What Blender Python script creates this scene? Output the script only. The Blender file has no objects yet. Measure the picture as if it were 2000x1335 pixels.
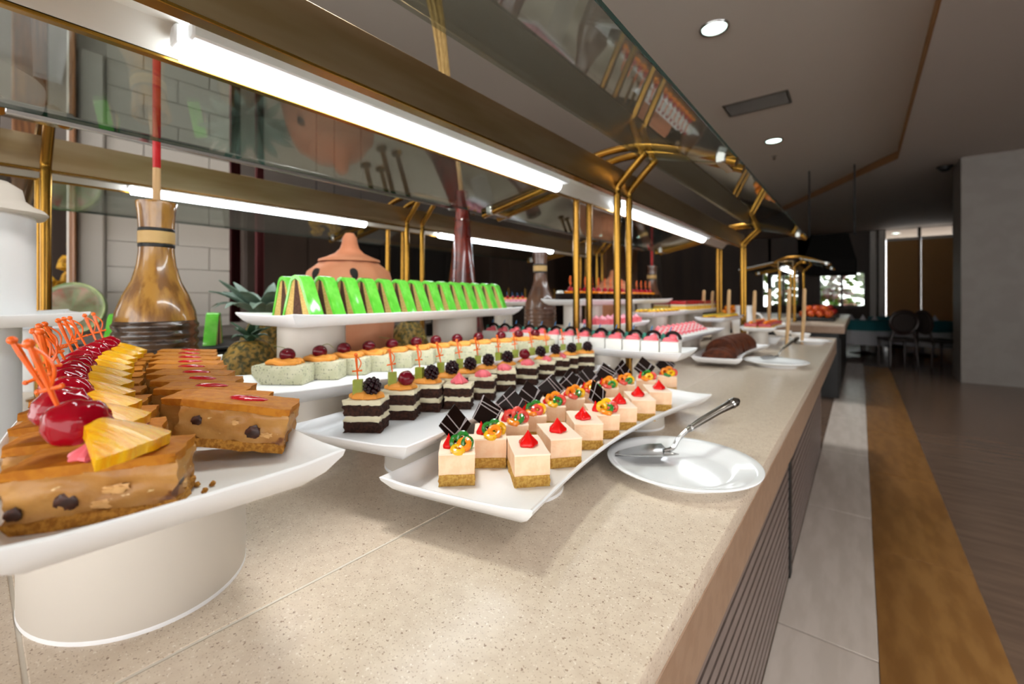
import bpy, bmesh, math, random
from math import sin, cos, pi, radians, atan, atan2, hypot, sqrt
from mathutils import Vector, Matrix, noise

random.seed(7)
S = bpy.context.scene
C = S.collection

# ------------------------------------------------------------------ camera
FPX, HORIZON, VPX = 850.0, 580.0, 680.0          # focal length / horizon / vanishing point on a 2000x1335 frame
YAW = atan(VPX / FPX); CA, SA = cos(YAW), sin(YAW)
EYE = 1.22                                       # camera height; counter top is 0.90
cam = bpy.data.cameras.new('camera'); cam_o = bpy.data.objects.new('camera', cam); C.objects.link(cam_o)
cam.sensor_width = 36; cam.lens = FPX / 2000 * 36; cam.shift_y = (HORIZON - 667.5) / 2000
cam.clip_start = .02; cam.clip_end = 200
cam_o.location = (0, 0, EYE); cam_o.rotation_euler = (pi / 2, 0, YAW)
cam.dof.use_dof = True; cam.dof.focus_distance = .52; cam.dof.aperture_fstop = 4.2
S.camera = cam_o

# ------------------------------------------------------------------ world, light, exposure
W = bpy.data.worlds.new('world'); S.world = W; W.use_nodes = True
W.node_tree.nodes['Background'].inputs[0].default_value = (.99, .98, .965, 1)
W.node_tree.nodes['Background'].inputs[1].default_value = 4.2
S.cycles.max_bounces = 6; S.cycles.diffuse_bounces = 3; S.cycles.glossy_bounces = 3; S.cycles.transparent_max_bounces = 10; S.cycles.use_adaptive_sampling = True; S.cycles.adaptive_threshold = .1; S.cycles.adaptive_min_samples = 16; S.cycles.caustics_reflective = False; S.cycles.caustics_refractive = False
S.view_settings.view_transform = 'Standard'; S.view_settings.look = 'None'
S.view_settings.gamma = 1; S.view_settings.use_curve_mapping = False
S.view_settings.exposure = 0.02
LAMP = 18.0          # fluorescent tubes of the gantries
SPOT = 175.0          # ceiling downlights

# ------------------------------------------------------------------ helpers
def spot(px, py, H):
    """floor-plan position of something seen at that place of the photo, H below the eye"""
    z = FPX * H / (py - HORIZON); x = (px - 1000) / FPX * z
    return x * CA - z * SA, x * SA + z * CA
def atX(px, py, X):
    t = (px - 1000) / FPX; Y = X * (CA + t * SA) / (t * CA - SA); z = -X * SA + Y * CA
    return Y, EYE - (py - HORIZON) * z / FPX
def atY(px, py, Y):
    t = (px - 1000) / FPX; X = Y * (t * CA - SA) / (CA + t * SA); z = -X * SA + Y * CA
    return X, EYE - (py - HORIZON) * z / FPX
def lin(h):
    if not isinstance(h, str): return tuple(h) + (1,)
    v = [int(h[i:i + 2], 16) / 255 for i in (0, 2, 4)]
    return tuple(c / 12.92 if c <= .04045 else ((c + .055) / 1.055) ** 2.4 for c in v) + (1,)

MATS = {}
def mat(name, c, r=.5, m=0, c2=None, sc=30, lo=.42, hi=.58, bump=0, bsc=None, sss=0, coat=0, emit=0, detail=4, spec=.5, stretch=None, trans=0):
    k = bpy.data.materials.new(name); k.use_nodes = True; n = k.node_tree.nodes; l = k.node_tree.links
    b = n['Principled BSDF']; b.inputs['Base Color'].default_value = lin(c)
    b.inputs['Roughness'].default_value = r; b.inputs['Metallic'].default_value = m
    b.inputs['Specular IOR Level'].default_value = spec
    if sss >= .2:
        b.inputs['Subsurface Weight'].default_value = sss; b.inputs['Subsurface Radius'].default_value = (.006, .003, .002)
        b.inputs['Subsurface Scale'].default_value = 1
    if coat: b.inputs['Coat Weight'].default_value = coat; b.inputs['Coat Roughness'].default_value = .06
    if trans: b.inputs['Transmission Weight'].default_value = trans
    if emit: b.inputs['Emission Color'].default_value = lin(c); b.inputs['Emission Strength'].default_value = emit
    if c2 or bump:
        tc = n.new('ShaderNodeTexCoord'); mp = n.new('ShaderNodeMapping'); l.new(tc.outputs['Object'], mp.inputs[0])
        if stretch: mp.inputs['Scale'].default_value = stretch
        nz = n.new('ShaderNodeTexNoise'); nz.inputs['Scale'].default_value = sc; nz.inputs['Detail'].default_value = detail
        l.new(mp.outputs[0], nz.inputs['Vector'])
        if c2:
            rp = n.new('ShaderNodeValToRGB'); rp.color_ramp.elements[0].position = lo; rp.color_ramp.elements[1].position = hi
            rp.color_ramp.elements[0].color = lin(c); rp.color_ramp.elements[1].color = lin(c2)
            l.new(nz.outputs['Fac'], rp.inputs[0]); l.new(rp.outputs[0], b.inputs['Base Color'])
        if bump:
            nb = n.new('ShaderNodeTexNoise'); nb.inputs['Scale'].default_value = bsc or sc; nb.inputs['Detail'].default_value = 5
            l.new(mp.outputs[0], nb.inputs['Vector'])
            bp = n.new('ShaderNodeBump'); bp.inputs['Strength'].default_value = bump; bp.inputs['Distance'].default_value = .002
            l.new(nb.outputs['Fac'], bp.inputs['Height']); l.new(bp.outputs[0], b.inputs['Normal'])
    MATS[name] = k; return k

def glass_mat(name, tint, refl=1.55, rough=.02):
    k = bpy.data.materials.new(name); k.use_nodes = True; n = k.node_tree.nodes; l = k.node_tree.links
    n.remove(n['Principled BSDF']); out = n['Material Output']
    t = n.new('ShaderNodeBsdfTransparent'); t.inputs[0].default_value = lin(tint)
    g = n.new('ShaderNodeBsdfGlossy'); g.inputs['Roughness'].default_value = rough; g.inputs[0].default_value = (.9, .92, .9, 1)
    lw = n.new('ShaderNodeLayerWeight'); lw.inputs[0].default_value = .5
    pw = n.new('ShaderNodeMath'); pw.operation = 'POWER'; pw.inputs[1].default_value = 4.0; l.new(lw.outputs['Facing'], pw.inputs[0])
    fr = n.new('ShaderNodeMath'); fr.operation = 'MULTIPLY_ADD'; fr.inputs[1].default_value = .8; fr.inputs[2].default_value = refl; l.new(pw.outputs[0], fr.inputs[0])
    mx = n.new('ShaderNodeMixShader'); l.new(fr.outputs[0], mx.inputs[0]); l.new(t.outputs[0], mx.inputs[1]); l.new(g.outputs[0], mx.inputs[2])
    l.new(mx.outputs[0], out.inputs[0]); MATS[name] = k; return k

def speckle_mat(name, base, base2, spk, rough):
    k = mat(name, base, rough, c2=base2, sc=60, lo=.3, hi=.7, detail=6)
    n = k.node_tree.nodes; l = k.node_tree.links; b = n['Principled BSDF']
    tc = n['Texture Coordinate']; rp = n['Color Ramp']
    cur = rp.outputs[0]
    for sc, thr, col, f in ((210, .655, spk, .75), (420, .63, '9c7f64', .7), (300, .64, 'f4ece0', .6)):
        nz = n.new('ShaderNodeTexNoise'); nz.inputs['Scale'].default_value = sc; nz.inputs['Detail'].default_value = 2
        mp = n.new('ShaderNodeMapping'); mp.inputs['Location'].default_value = (sc, sc * .3, 0); l.new(tc.outputs['Object'], mp.inputs[0]); l.new(mp.outputs[0], nz.inputs['Vector'])
        cr = n.new('ShaderNodeValToRGB'); cr.color_ramp.elements[0].position = thr; cr.color_ramp.elements[1].position = thr + .03
        cr.color_ramp.elements[1].color = (f, f, f, 1)
        l.new(nz.outputs['Fac'], cr.inputs[0])
        mx = n.new('ShaderNodeMix'); mx.data_type = 'RGBA'; l.new(cr.outputs[0], mx.inputs[0]); l.new(cur, mx.inputs[6]); mx.inputs[7].default_value = lin(col)
        cur = mx.outputs[2]
    l.new(cur, b.inputs['Base Color']); return k

class G:
    """collects geometry of one mesh"""
    def __init__(s): s.v = []; s.f = []
    def add(s, v, f):
        o = len(s.v); s.v += [tuple(p) for p in v]; s.f += [tuple(i + o for i in q) for q in f]; return s
    def box(s, x0, x1, y0, y1, z0, z1):
        v = [(x, y, z) for z in (z0, z1) for y in (y0, y1) for x in (x0, x1)]
        return s.add(v, [(0, 2, 3, 1), (4, 5, 7, 6), (0, 1, 5, 4), (2, 6, 7, 3), (0, 4, 6, 2), (1, 3, 7, 5)])
    def bbox(s, x0, x1, y0, y1, z0, z1, b=.002, seg=1):
        bm = bmesh.new(); bmesh.ops.create_cube(bm, size=1)
        for v in bm.verts: v.co = Vector(((x0 + x1) / 2 + v.co.x * (x1 - x0), (y0 + y1) / 2 + v.co.y * (y1 - y0), (z0 + z1) / 2 + v.co.z * (z1 - z0)))
        bmesh.ops.bevel(bm, geom=bm.edges[:], offset=b, segments=seg, affect='EDGES', profile=.5)
        return s.bm(bm)
    def bm(s, bm, M=None):
        bm.verts.index_update()
        v = [(M @ q.co if M else q.co.copy()) for q in bm.verts]; f = [[q.index for q in p.verts] for p in bm.faces]; bm.free(); return s.add(v, f)
    def rough(s, x0, x1, y0, y1, z0, z1, n=4, amp=.0012, fr=90, seed=0, rnd=.0):
        """box with crumbly, slightly uneven faces"""
        bm = bmesh.new(); bmesh.ops.create_cube(bm, size=1); bmesh.ops.subdivide_edges(bm, edges=bm.edges[:], cuts=n, use_grid_fill=True)
        dx, dy, dz = x1 - x0, y1 - y0, z1 - z0
        for q in bm.verts:
            p = Vector(((x0 + x1) / 2 + q.co.x * dx, (y0 + y1) / 2 + q.co.y * dy, (z0 + z1) / 2 + q.co.z * dz))
            d = Vector([noise.noise(p * fr + Vector((seed * 7 + i * 31, seed, i))) for i in range(3)])
            k = Vector((abs(q.co.x) > .49, abs(q.co.y) > .49, abs(q.co.z) > .49))
            d.z *= .45
            p += d * amp
            if rnd and sum(k) > 1: p -= Vector((q.co.x, q.co.y, q.co.z)).normalized() * rnd
            q.co = p
        return s.bm(bm)
    def tube(s, pts, r, n=8, closed=False, cap=True):
        pts = [Vector(p) for p in pts]; N = len(pts); rs = r if isinstance(r, (list, tuple)) else [r] * N
        up = None; vs = []; fs = []
        for i, p in enumerate(pts):
            a = pts[i - 1] if (i or closed) else p; b = pts[(i + 1) % N] if (i < N - 1 or closed) else p
            t = (b - a).normalized()
            if up is None:
                up = Vector((0, 0, 1)) if abs(t.z) < .9 else Vector((1, 0, 0))
            x = t.cross(up)
            if x.length < 1e-6: x = t.orthogonal()
            x.normalize(); up = x.cross(t).normalized()
            for k in range(n):
                w = 2 * pi * k / n; vs.append(p + (x * cos(w) + up * sin(w)) * rs[i])
        M = N if closed else N - 1
        for i in range(M):
            for k in range(n):
                j = (i + 1) % N; fs.append((i * n + k, i * n + (k + 1) % n, j * n + (k + 1) % n, j * n + k))
        if cap and not closed:
            fs.append(tuple(range(n))[::-1]); fs.append(tuple((N - 1) * n + k for k in range(n)))
        return s.add(vs, fs)
    def lathe(s, prof, n=24, c=(0, 0, 0), sx=1, sy=1, lobes=0, depth=0, twist=0):
        vs = []; fs = []; m = len(prof); z0 = prof[0][1]; dz = (prof[-1][1] - z0) or 1
        for r, z in prof:
            for k in range(n):
                w = 2 * pi * k / n; q = r * (1 + depth * cos(lobes * w + twist * (z - z0) / dz)) if lobes else r
                vs.append((c[0] + q * cos(w) * sx, c[1] + q * sin(w) * sy, c[2] + z))
        for i in range(m - 1):
            for k in range(n): fs.append((i * n + k, i * n + (k + 1) % n, (i + 1) * n + (k + 1) % n, (i + 1) * n + k))
        if prof[0][0] > 1e-5: fs.append(tuple(range(n))[::-1])
        if prof[-1][0] > 1e-5: fs.append(tuple((m - 1) * n + k for k in range(n)))
        return s.add(vs, fs)
    def ball(s, c, r, n=14, m=9, sq=(1, 1, 1), lump=0, seed=0):
        vs = []; fs = []
        for i in range(m + 1):
            a = pi * i / m
            for k in range(n):
                w = 2 * pi * k / n; d = Vector((sin(a) * cos(w), sin(a) * sin(w), cos(a)))
                q = r * (1 + lump * noise.noise(d * 2.2 + Vector((seed, seed * 3, 0))))
                vs.append((c[0] + d.x * q * sq[0], c[1] + d.y * q * sq[1], c[2] + d.z * q * sq[2]))
        for i in range(m):
            for k in range(n): fs.append((i * n + k, (i + 1) * n + k, (i + 1) * n + (k + 1) % n, i * n + (k + 1) % n))
        return s.add(vs, fs)
    def torus(s, c, R, r, rot=(0, 0, 0), n=14, m=7, a0=0, a1=2 * pi):
        from mathutils import Euler
        M = Euler(rot).to_matrix(); full = abs(a1 - a0 - 2 * pi) < 1e-4
        pts = [Vector(c) + M @ Vector((R * cos(a0 + (a1 - a0) * k / (n if full else n - 1)), R * sin(a0 + (a1 - a0) * k / (n if full else n - 1)), 0)) for k in range(n)]
        return s.tube(pts, r, m, closed=full)
    def prism(s, poly, y0, y1, axis='y'):
        n = len(poly)
        def q(p, t): return (p[0], t, p[1]) if axis == 'y' else ((p[0], p[1], t) if axis == 'z' else (t, p[0], p[1]))
        v = [q(p, y0) for p in poly] + [q(p, y1) for p in poly]
        return s.add(v, [tuple(range(n)), tuple(range(2 * n - 1, n - 1, -1))] + [(i, i + n, (i + 1) % n + n, (i + 1) % n) for i in range(n)])
    def jit(s, amp, fr=80, seed=0):
        s.v = [tuple(Vector(p) + Vector([noise.noise(Vector(p) * fr + Vector((seed + 11 * i, i * 5, seed))) for i in range(3)]) * amp) for p in s.v]; return s
    def mesh(s, name, material, ang=38, flat=False):
        me = bpy.data.meshes.new(name); me.from_pydata(s.v, [], s.f)
        bm = bmesh.new(); bm.from_mesh(me); bmesh.ops.recalc_face_normals(bm, faces=bm.faces[:]); bm.to_mesh(me); bm.free()
        me.materials.append(material if not isinstance(material, str) else MATS[material])
        if not flat:
            me.polygons.foreach_set('use_smooth', [True] * len(me.polygons)); me.set_sharp_from_angle(angle=radians(ang))
        me.update(); return me

def obj(name, me, parent=None, M=None):
    o = bpy.data.objects.new(name, me); C.objects.link(o)
    if M is not None: o.matrix_local = M
    if parent is not None: o.parent = parent
    return o
def tag(o, label, cat, group=None):
    o['label'] = label; o['category'] = cat
    if group: o['group'] = group
    return o
def thing(name, label, cat, loc=(0, 0, 0), rz=0, parts=(), group=None, tilt=None):
    """Empty at the base with its parts; a part is (name, mesh[, matrix[, sub-parts]])"""
    o = bpy.data.objects.new(name, None); C.objects.link(o); o.empty_display_size = .02
    o.location = loc; o.rotation_euler = (tilt[0] if tilt else 0, tilt[1] if tilt else 0, rz)
    tag(o, label, cat, group)
    for p in parts: part(o, p)
    return o
def part(o, p):
    c = obj(p[0], p[1], o, p[2] if len(p) > 2 else None)
    if len(p) > 3:
        for q in p[3]: part(c, q)
    return c
def solo(name, me, label, cat, loc=(0, 0, 0), rz=0, group=None):
    o = obj(name, me); o.location = loc; o.rotation_euler = (0, 0, rz); return tag(o, label, cat, group)
def struct(name, me, parent=None, loc=None):
    o = obj(name, me, parent)
    if loc: o.location = loc
    if parent is None: o['kind'] = 'structure'
    return o
def T(x=0, y=0, z=0, rx=0, ry=0, rz=0, s=1):
    from mathutils import Euler
    return Matrix.Translation((x, y, z)) @ Euler((rx, ry, rz)).to_matrix().to_4x4() @ Matrix.Scale(s, 4)
ORD = ['first', 'second', 'third', 'fourth', 'fifth', 'sixth', 'seventh', 'eighth', 'ninth', 'tenth', 'eleventh', 'twelfth', 'thirteenth', 'fourteenth', 'fifteenth', 'sixteenth', 'seventeenth', 'eighteenth', 'nineteenth', 'twentieth']

# ------------------------------------------------------------------ materials
speckle_mat('quartz', 'd0bfab', 'dccdb9', '7d5c44', .3)
mat('quartz_shaded', '9d8069', .3, c2='a88c75', sc=40)  # apron quartz darkened: the weak light on that side is in its colour
mat('joint', 'd8d0c2', .5)
mat('slat', '7d6f69', .4, c2='867771', sc=20)
mat('black', '0c0b0b', .5)
mat('dark_core', '1a1614', .6)
mat('floor_dark', '6b584b', .22, c2='7a6555', sc=3, stretch=(1, 6, 1), lo=.35, hi=.65, detail=6)
mat('tile_white', 'dcd3c9', .25, c2='e6ddd4', sc=3, stretch=(5, 1, 1))
mat('tile_brown', '8d6334', .3, c2='9e7340', sc=3, stretch=(6, 1.5, 1))
mat('ceiling', 'c9bfb5', .8)
mat('ceiling_low', 'b5aaa1', .8)
mat('cove', '8a6038', .6)
mat('stone_wall', '79716a', .6, c2='7d766f', sc=5)
mat('wall_tile', 'cfc9c0', .35)
mat('grout', 'bbb5ac', .8)
mat('dark_wall', '3b2e26', .6, c2='46372d', sc=2, stretch=(1, 1, .15))
mat('wood', '8a5a30', .45, c2='6d4423', sc=6, stretch=(8, 8, .6))
mat('wood_pale', 'd2ad7c', .55, c2='c09a69', sc=20, stretch=(6, 6, .4))
mat('brass', '97712f', .27, m=1, c2='89642c', sc=4)
mat('brass_plate', 'bda98a', .3, m=1, c2='a8906a', sc=3, stretch=(2, .4, 3))
mat('brass_dark', '8a6a3c', .3, m=1)
mat('steel', 'b9b9b8', .22, m=1)
mat('steel_dark', '78736c', .3, m=1)
mat('trough', 'cfcbc2', .35)
mat('lamp', 'f2faff', .5, emit=LAMP)
mat('lamp_holder', 'e6e8ea', .4)
mat('downlight', 'dffff4', .5, emit=9)
mat('glass_edge', '123a34', .15)
glass_mat('glass', 'e2e7e4', .09)
glass_mat('pane', 'f3f7f5', .03)
mat('porcelain', 'f7f9fb', .1)
mat('melamine', 'f1f2f4', .3)
mat('riser', 'cfc8be', .4)
mat('bamboo', 'a97a36', .25, c2='7a4f1e', sc=14, stretch=(3, 3, .5), coat=.7)
mat('bamboo_dark', '2c1c12', .25, c2='4a3320', sc=20, stretch=(1, 1, 6), coat=.7)
mat('rattan', 'caa66a', .5)
mat('bottle_brown', '6b4a36', .25, c2='54372a', sc=10, coat=.6)
mat('bottle_red', '6a1c10', .2, c2='4a0f0a', sc=14, coat=.7)
mat('red_paint', 'b80f16', .35, c2='c8252a', sc=12)
mat('straw', 'a88a52', .8, c2='8a6d3c', sc=60, stretch=(4, 4, .3), bump=.8)
mat('terracotta', 'c98a68', .7, c2='b9704a', sc=7, lo=.3, hi=.7)
mat('hole', '150d0a', .8)
mat('pine_skin', '9a7a34', .6, c2='46451f', sc=95, lo=.42, hi=.6)
mat('leaf', '5e7768', .5, c2='7f9687', sc=8)
mat('leaf_dark', '2f4a34', .5)
# cakes
mat('sponge', 'd9ae58', .9, c2='c08e3e', sc=220, bump=1, bsc=400, sss=.1)
mat('mousse', 'f3c79f', .6, c2='f7d2ae', sc=60, bump=.25, bsc=250, sss=.15)
mat('mousse_top', 'fbe3cb', .5, sss=.15, bump=.15, bsc=150)
mat('red_gel', 'd80f0c', .16, sss=.1, spec=.35)
mat('gel_orange', 'ee8a12', .2, sss=.2, coat=.5)
mat('gel_yellow', 'efb90f', .2, sss=.2, coat=.5)
mat('gel_green', '1d7a26', .2, sss=.1, coat=.5)
mat('gel_pinkred', 'd8473a', .25, sss=.2, coat=.4)
mat('choc', '170a06', .25, spec=.22)
mat('choc_line', 'a8a0a2', .4)
mat('choc_sponge', '452618', .95, c2='2a150d', sc=160, bump=1.0, bsc=300)
mat('cream', 'e9dfbe', .6, sss=.15, bump=.3, bsc=120)
mat('orange_cream', 'f0a040', .5, sss=.2)
mat('pink_cream', 'ee6f7a', .5, sss=.2)
mat('berry', '22060d', .2, spec=.3)
mat('berry_red', '6d0618', .12, spec=.35)
mat('cherry_dark', '66061a', .1, spec=.4)
mat('cherry_red', '980218', .05, spec=.3)
mat('stem', '7a7d3c', .6)
mat('kiwi', '8c9a26', .3, c2='a8ad4a', sc=60, sss=.2)
mat('pick', 'f2691c', .25, sss=.25)
mat('poppy', 'd6d3b6', .75, c2='c9c8a6', sc=40, sss=.1)
mat('caramel_top', 'b9761c', .6, c2='ab6716', spec=.2, sc=120, bump=.15, bsc=300, sss=.08)
mat('biscuit', 'c98f3a', .95, c2='a66d24', sc=260, bump=1, bsc=400)
mat('pineapple', 'f0a800', .2, c2='f5bd18', sc=50, stretch=(1, 7, 1), coat=.15, sss=.25, bump=.5, bsc=60, spec=.35)
mat('raisin', '4a2416', .4, c2='2f150c', sc=150)
mat('nut', 'd9a86a', .5)
mat('jelly', 'b40a16', .08, spec=.4)
mat('green_glaze', '62c93c', .1, c2='7ad852', sc=30, coat=.4)
mat('vanilla', 'd9b872', .9, c2='c9a45c', sc=200, bump=.8, bsc=300)
mat('cocoa', '5c3d2c', .9, c2='4a2e20', sc=200, bump=.8, bsc=300)
mat('white_icing', 'f0efe9', .4, sss=.1)
mat('teal', '0f6b5a', .3)
mat('blue_pick', '2f78b0', .3)
mat('pink_icing', 'f3a6b4', .5)
mat('choc_log', '5a2a10', .65, c2='421c0a', sc=40, bump=.8, bsc=120, spec=.25)
mat('yellow_cake', 'e6b53c', .6)
mat('red_cake', 'b01822', .3, coat=.4)
mat('melon_red', 'd2453f', .4, c2='e8b9a8', sc=12)
mat('melon_rind', '5d7f3a', .4, c2='a8b878', sc=10)
mat('melon_white', 'd9dcb8', .5)
mat('cloth_teal', '12646c', .8)
mat('cloth_white', 'c8c8cc', .8)
mat('chair_dark', '2c1a14', .4)
mat('cushion', '2a201c', .8)
mat('blind', 'b98a55', .7)
mat('white_paint', 'c9c4bc', .6)
mat('hood', '080706', .8, spec=.1)
mat('foliage', '4c7a2c', .8, c2='9cc25a', sc=4)
mat('foliage2', 'a8b06a', .8, c2='d99aa0', sc=5)
mat('yellow_flower', 'd9a51c', .7, c2='a8780e', sc=40)
mat('red_curtain', '4a080c', .8)
mat('orange_fruit', 'd9651a', .5, c2='b83a14', sc=20)
mat('red_fruit', '9c1a14', .4)
mat('green_fruit', '5f8a2a', .4)

# poppy seeds: dark flecks on the cake's own colour
k = MATS['poppy']; n_, l_ = k.node_tree.nodes, k.node_tree.links
def flecks(name, col, sc, thr, soft=.02, stretch=None):
    k = MATS[name]; n = k.node_tree.nodes; l = k.node_tree.links; b = n['Principled BSDF']
    src = b.inputs['Base Color'].links[0].from_socket if b.inputs['Base Color'].links else None
    tc = n.new('ShaderNodeTexCoord'); mp = n.new('ShaderNodeMapping'); l.new(tc.outputs['Object'], mp.inputs[0])
    if stretch: mp.inputs['Scale'].default_value = stretch
    nz = n.new('ShaderNodeTexNoise'); nz.inputs['Scale'].default_value = sc; nz.inputs['Detail'].default_value = 3; l.new(mp.outputs[0], nz.inputs['Vector'])
    cr = n.new('ShaderNodeValToRGB'); cr.color_ramp.elements[0].position = thr; cr.color_ramp.elements[1].position = thr + soft; l.new(nz.outputs['Fac'], cr.inputs[0])
    mx = n.new('ShaderNodeMix'); mx.data_type = 'RGBA'; l.new(cr.outputs[0], mx.inputs[0])
    if src: l.new(src, mx.inputs[6])
    else: mx.inputs[6].default_value = b.inputs['Base Color'].default_value
    mx.inputs[7].default_value = lin(col); l.new(mx.outputs[2], b.inputs['Base Color'])
flecks('poppy', '6a6a50', 240, .60, .06)
mat('filling', 'bd8c4c', .4, c2='a36c30', spec=.35, sc=28, lo=.35, hi=.65, sss=.15, coat=.1, bump=.6, bsc=90)
flecks('filling', '70401f', 42, .64, .05)
flecks('filling', 'e2c48e', 70, .66, .03, (1, 1, 2.2))
flecks('mousse', '6a3c22', 130, .735, .02)
flecks('green_glaze', 'd8f7c8', 34, .66, .08)  # pale flecks paint white highlights into the glaze colour

# ------------------------------------------------------------------ the room
FL = struct('floor', G().box(-10, 8, -5, 20, -.1, 0).mesh('floor', 'floor_dark'))
m1 = G().bbox(0, .29, 0, 1.194, 0, .003, .001).mesh('floor_tile', 'tile_white'); m2 = G().bbox(0, .338, 0, 1.194, 0, .003, .001).mesh('floor_tile', 'tile_brown')
for i in range(9):
    obj('floor_tile', m1, FL).location = (-.242, -.5 + i * 1.2, 0)
    obj('floor_tile', m2, FL).location = (.05, -.5 + i * 1.2 - .35, 0)
# raised ceiling field and the lower ceiling around it (step line runs along the aisle, then diagonally)
cx, cy = .43, 8.4
HC = EYE + 2.12
dx, dy = -4.2, 8.0
struct('ceiling', G().box(-10, 8, -5, 20, HC, HC + .1).mesh('ceiling', 'ceiling'))
# polygon of the lower field: right of the aisle line and beyond the diagonal
lowp = [(cx, -5), (8, -5), (8, 20), (-8, 20), (cx + dx * 1.35, cy + dy * 1.35), (cx, cy)]
struct('ceiling_soffit', G().prism(lowp, HC - .12, HC - .001, 'z').mesh('ceiling_soffit', 'ceiling_low'))
tr = G(); tr.prism([(cx - .012, -5), (cx, -5), (cx, cy), (cx + dx * 1.35, cy + dy * 1.35), (cx + dx * 1.35 - .012, cy + dy * 1.35 - .008), (cx - .012, cy - .006)], HC - .118, HC - .004, 'z')
struct('trim_1', tr.mesh('trim_1', 'cove'))
struct('wall_right', G().box(1.13, 8, 8.9, 9.6, 0, HC - .12).mesh('wall_right', 'stone_wall'))
struct('wall_side', G().box(7.9, 8, 3, 20, 0, HC).box(7.9, 8, -5, 3, 0, .5).box(7.9, 8, -5, 3, 2.8, HC).mesh('wall_side', 'stone_wall'))  # unseen wall to darken the aisle side; opening added to let daylight in
struct('wall_left', G().box(-10, -9.9, -5, 20, 0, HC).mesh('wall_left', 'dark_wall'))
# end wall: piers between openings
YE = 17.0
def xe(px): return atY(px, 580, YE)[0]
wf = G()
edges = [(-10, xe(1490)), (xe(1500), xe(1506)), (xe(1558), xe(1600)), (xe(1690), xe(1730)), (xe(1793), xe(1799)), (xe(1862), 8)]
for x0, x1 in edges: wf.box(x0, x1, YE, YE + .2, 0, HC - .12)
wf.box(xe(1490), xe(1690), YE, YE + .2, atY(1650, 530, YE)[1], HC - .12); wf.box(xe(1490), xe(1690), YE, YE + .2, 0, atY(1650, 600, YE)[1])
wf.box(xe(1730), xe(1862), YE, YE + .2, atY(1760, 440, YE)[1], HC - .12)
WF = struct('wall_far', wf.mesh('wall_far', 'dark_wall'))
for a, b in ((1699, 1712), (1716, 1727)): obj('pilaster', G().bbox(xe(a), xe(b), YE - .08, YE - .001, 0, HC - .13, .02).mesh('pilaster', 'white_paint'), WF)
for i, (a, b) in enumerate(((1500, 1560), (1600, 1690))):
    z0, z1 = atY(1650, 600, YE)[1], atY(1650, 530, YE)[1]
    w = struct('window_%d' % (i + 1), G().box(xe(a), xe(b), YE + .09, YE + .1, z0, z1).mesh('window_pane', 'pane'))
    fr = G(); x0, x1 = xe(a), xe(b)
    for t in (0, .5, 1): fr.box(x0 + (x1 - x0) * t - .03, x0 + (x1 - x0) * t + .03, YE + .05, YE + .14, z0, z1)
    fr.box(x0, x1, YE + .05, YE + .14, z0, z0 + .06); fr.box(x0, x1, YE + .05, YE + .14, z1 - .06, z1)
    obj('window_frame', fr.mesh('window_frame', 'chair_dark'), w)
# slatted blinds in the two right-hand openings
for i, (a, b, lab) in enumerate(((1731, 1793, 'brown slatted blind left of the thin mullion on the far wall'), (1799, 1861, 'brown slatted blind beside the grey stone pillar on the far wall'))):
    x0, x1 = xe(a), xe(b); zt = atY(1760, 470, YE)[1]; zb = .03
    n = 34; ps = (zt - zb) / n
    sm = G().prism([(-.012, 0), (.012, .0), (.03, ps * 1.06), (.01, ps * 1.06)], 0, x1 - x0, 'x').mesh('blind_slat', 'blind')
    thing('window_blind', lab, 'blind', (x0, YE - .06, zb), 0, [('slat', sm, T(0, 0, ps * j)) for j in range(n)] + [('head_rail', G().box(0, x1 - x0, -.04, .04, zt - zb, zt - zb + .08).mesh('head_rail', 'white_paint'))], 'blinds on the far wall')
# tiled wall section behind the island, with pilaster, and its ledge
XW = -3.4
ya, yb = atX(150, 400, XW)[0], atX(447, 400, XW)[0]
wt = struct('wall_back', G().box(XW - .4, XW, ya, yb, 0, HC).mesh('wall_back', 'grout'))
tm = G().bbox(0, .012, 0, .335, 0, .147, .002).mesh('wall_tile', 'wall_tile')
r = 0; z = .95
while z < 2.6:
    y = ya + .12 - (.17 if r % 2 else 0)
    while y < yb:
        o = obj('wall_tile', tm, wt); y0 = max(y, ya + .12); sc_ = (min(y + .335, yb) - y0) / .335
        o.location = (XW, y0, z); o.scale = (1, max(sc_, .05), 1); y += .34
    z += .15; r += 1
obj('pilaster', G().bbox(XW, XW + .05, ya, ya + .11, .0, 2.6, .012).mesh('pilaster', 'white_paint'), wt)
struct('trim_2', G().bbox(XW - .3, XW + .4, -1.6, 2.6, .98, 1.03, .008).box(XW - .3, XW + .32, -1.6, 2.6, 0, .98).mesh('trim_2', 'stone_wall'))
# dark wood piers and door frames of the room behind
for i, (px, wpx, X, m) in enumerate(((60, 70, -4.4, 'wood'), (1215, 60, -5.2, 'wood'), (1285, 14, -5.0, 'stone_wall'), (146, 8, -3.3, 'wood'))):
    y0 = atX(px - wpx / 2, 500, X)[0]; y1 = atX(px + wpx / 2, 500, X)[0]
    struct('trim_%d' % (i + 3), G().bbox(X - .15, X, y0, y1, 0, HC, .01).mesh('trim', m))

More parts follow.
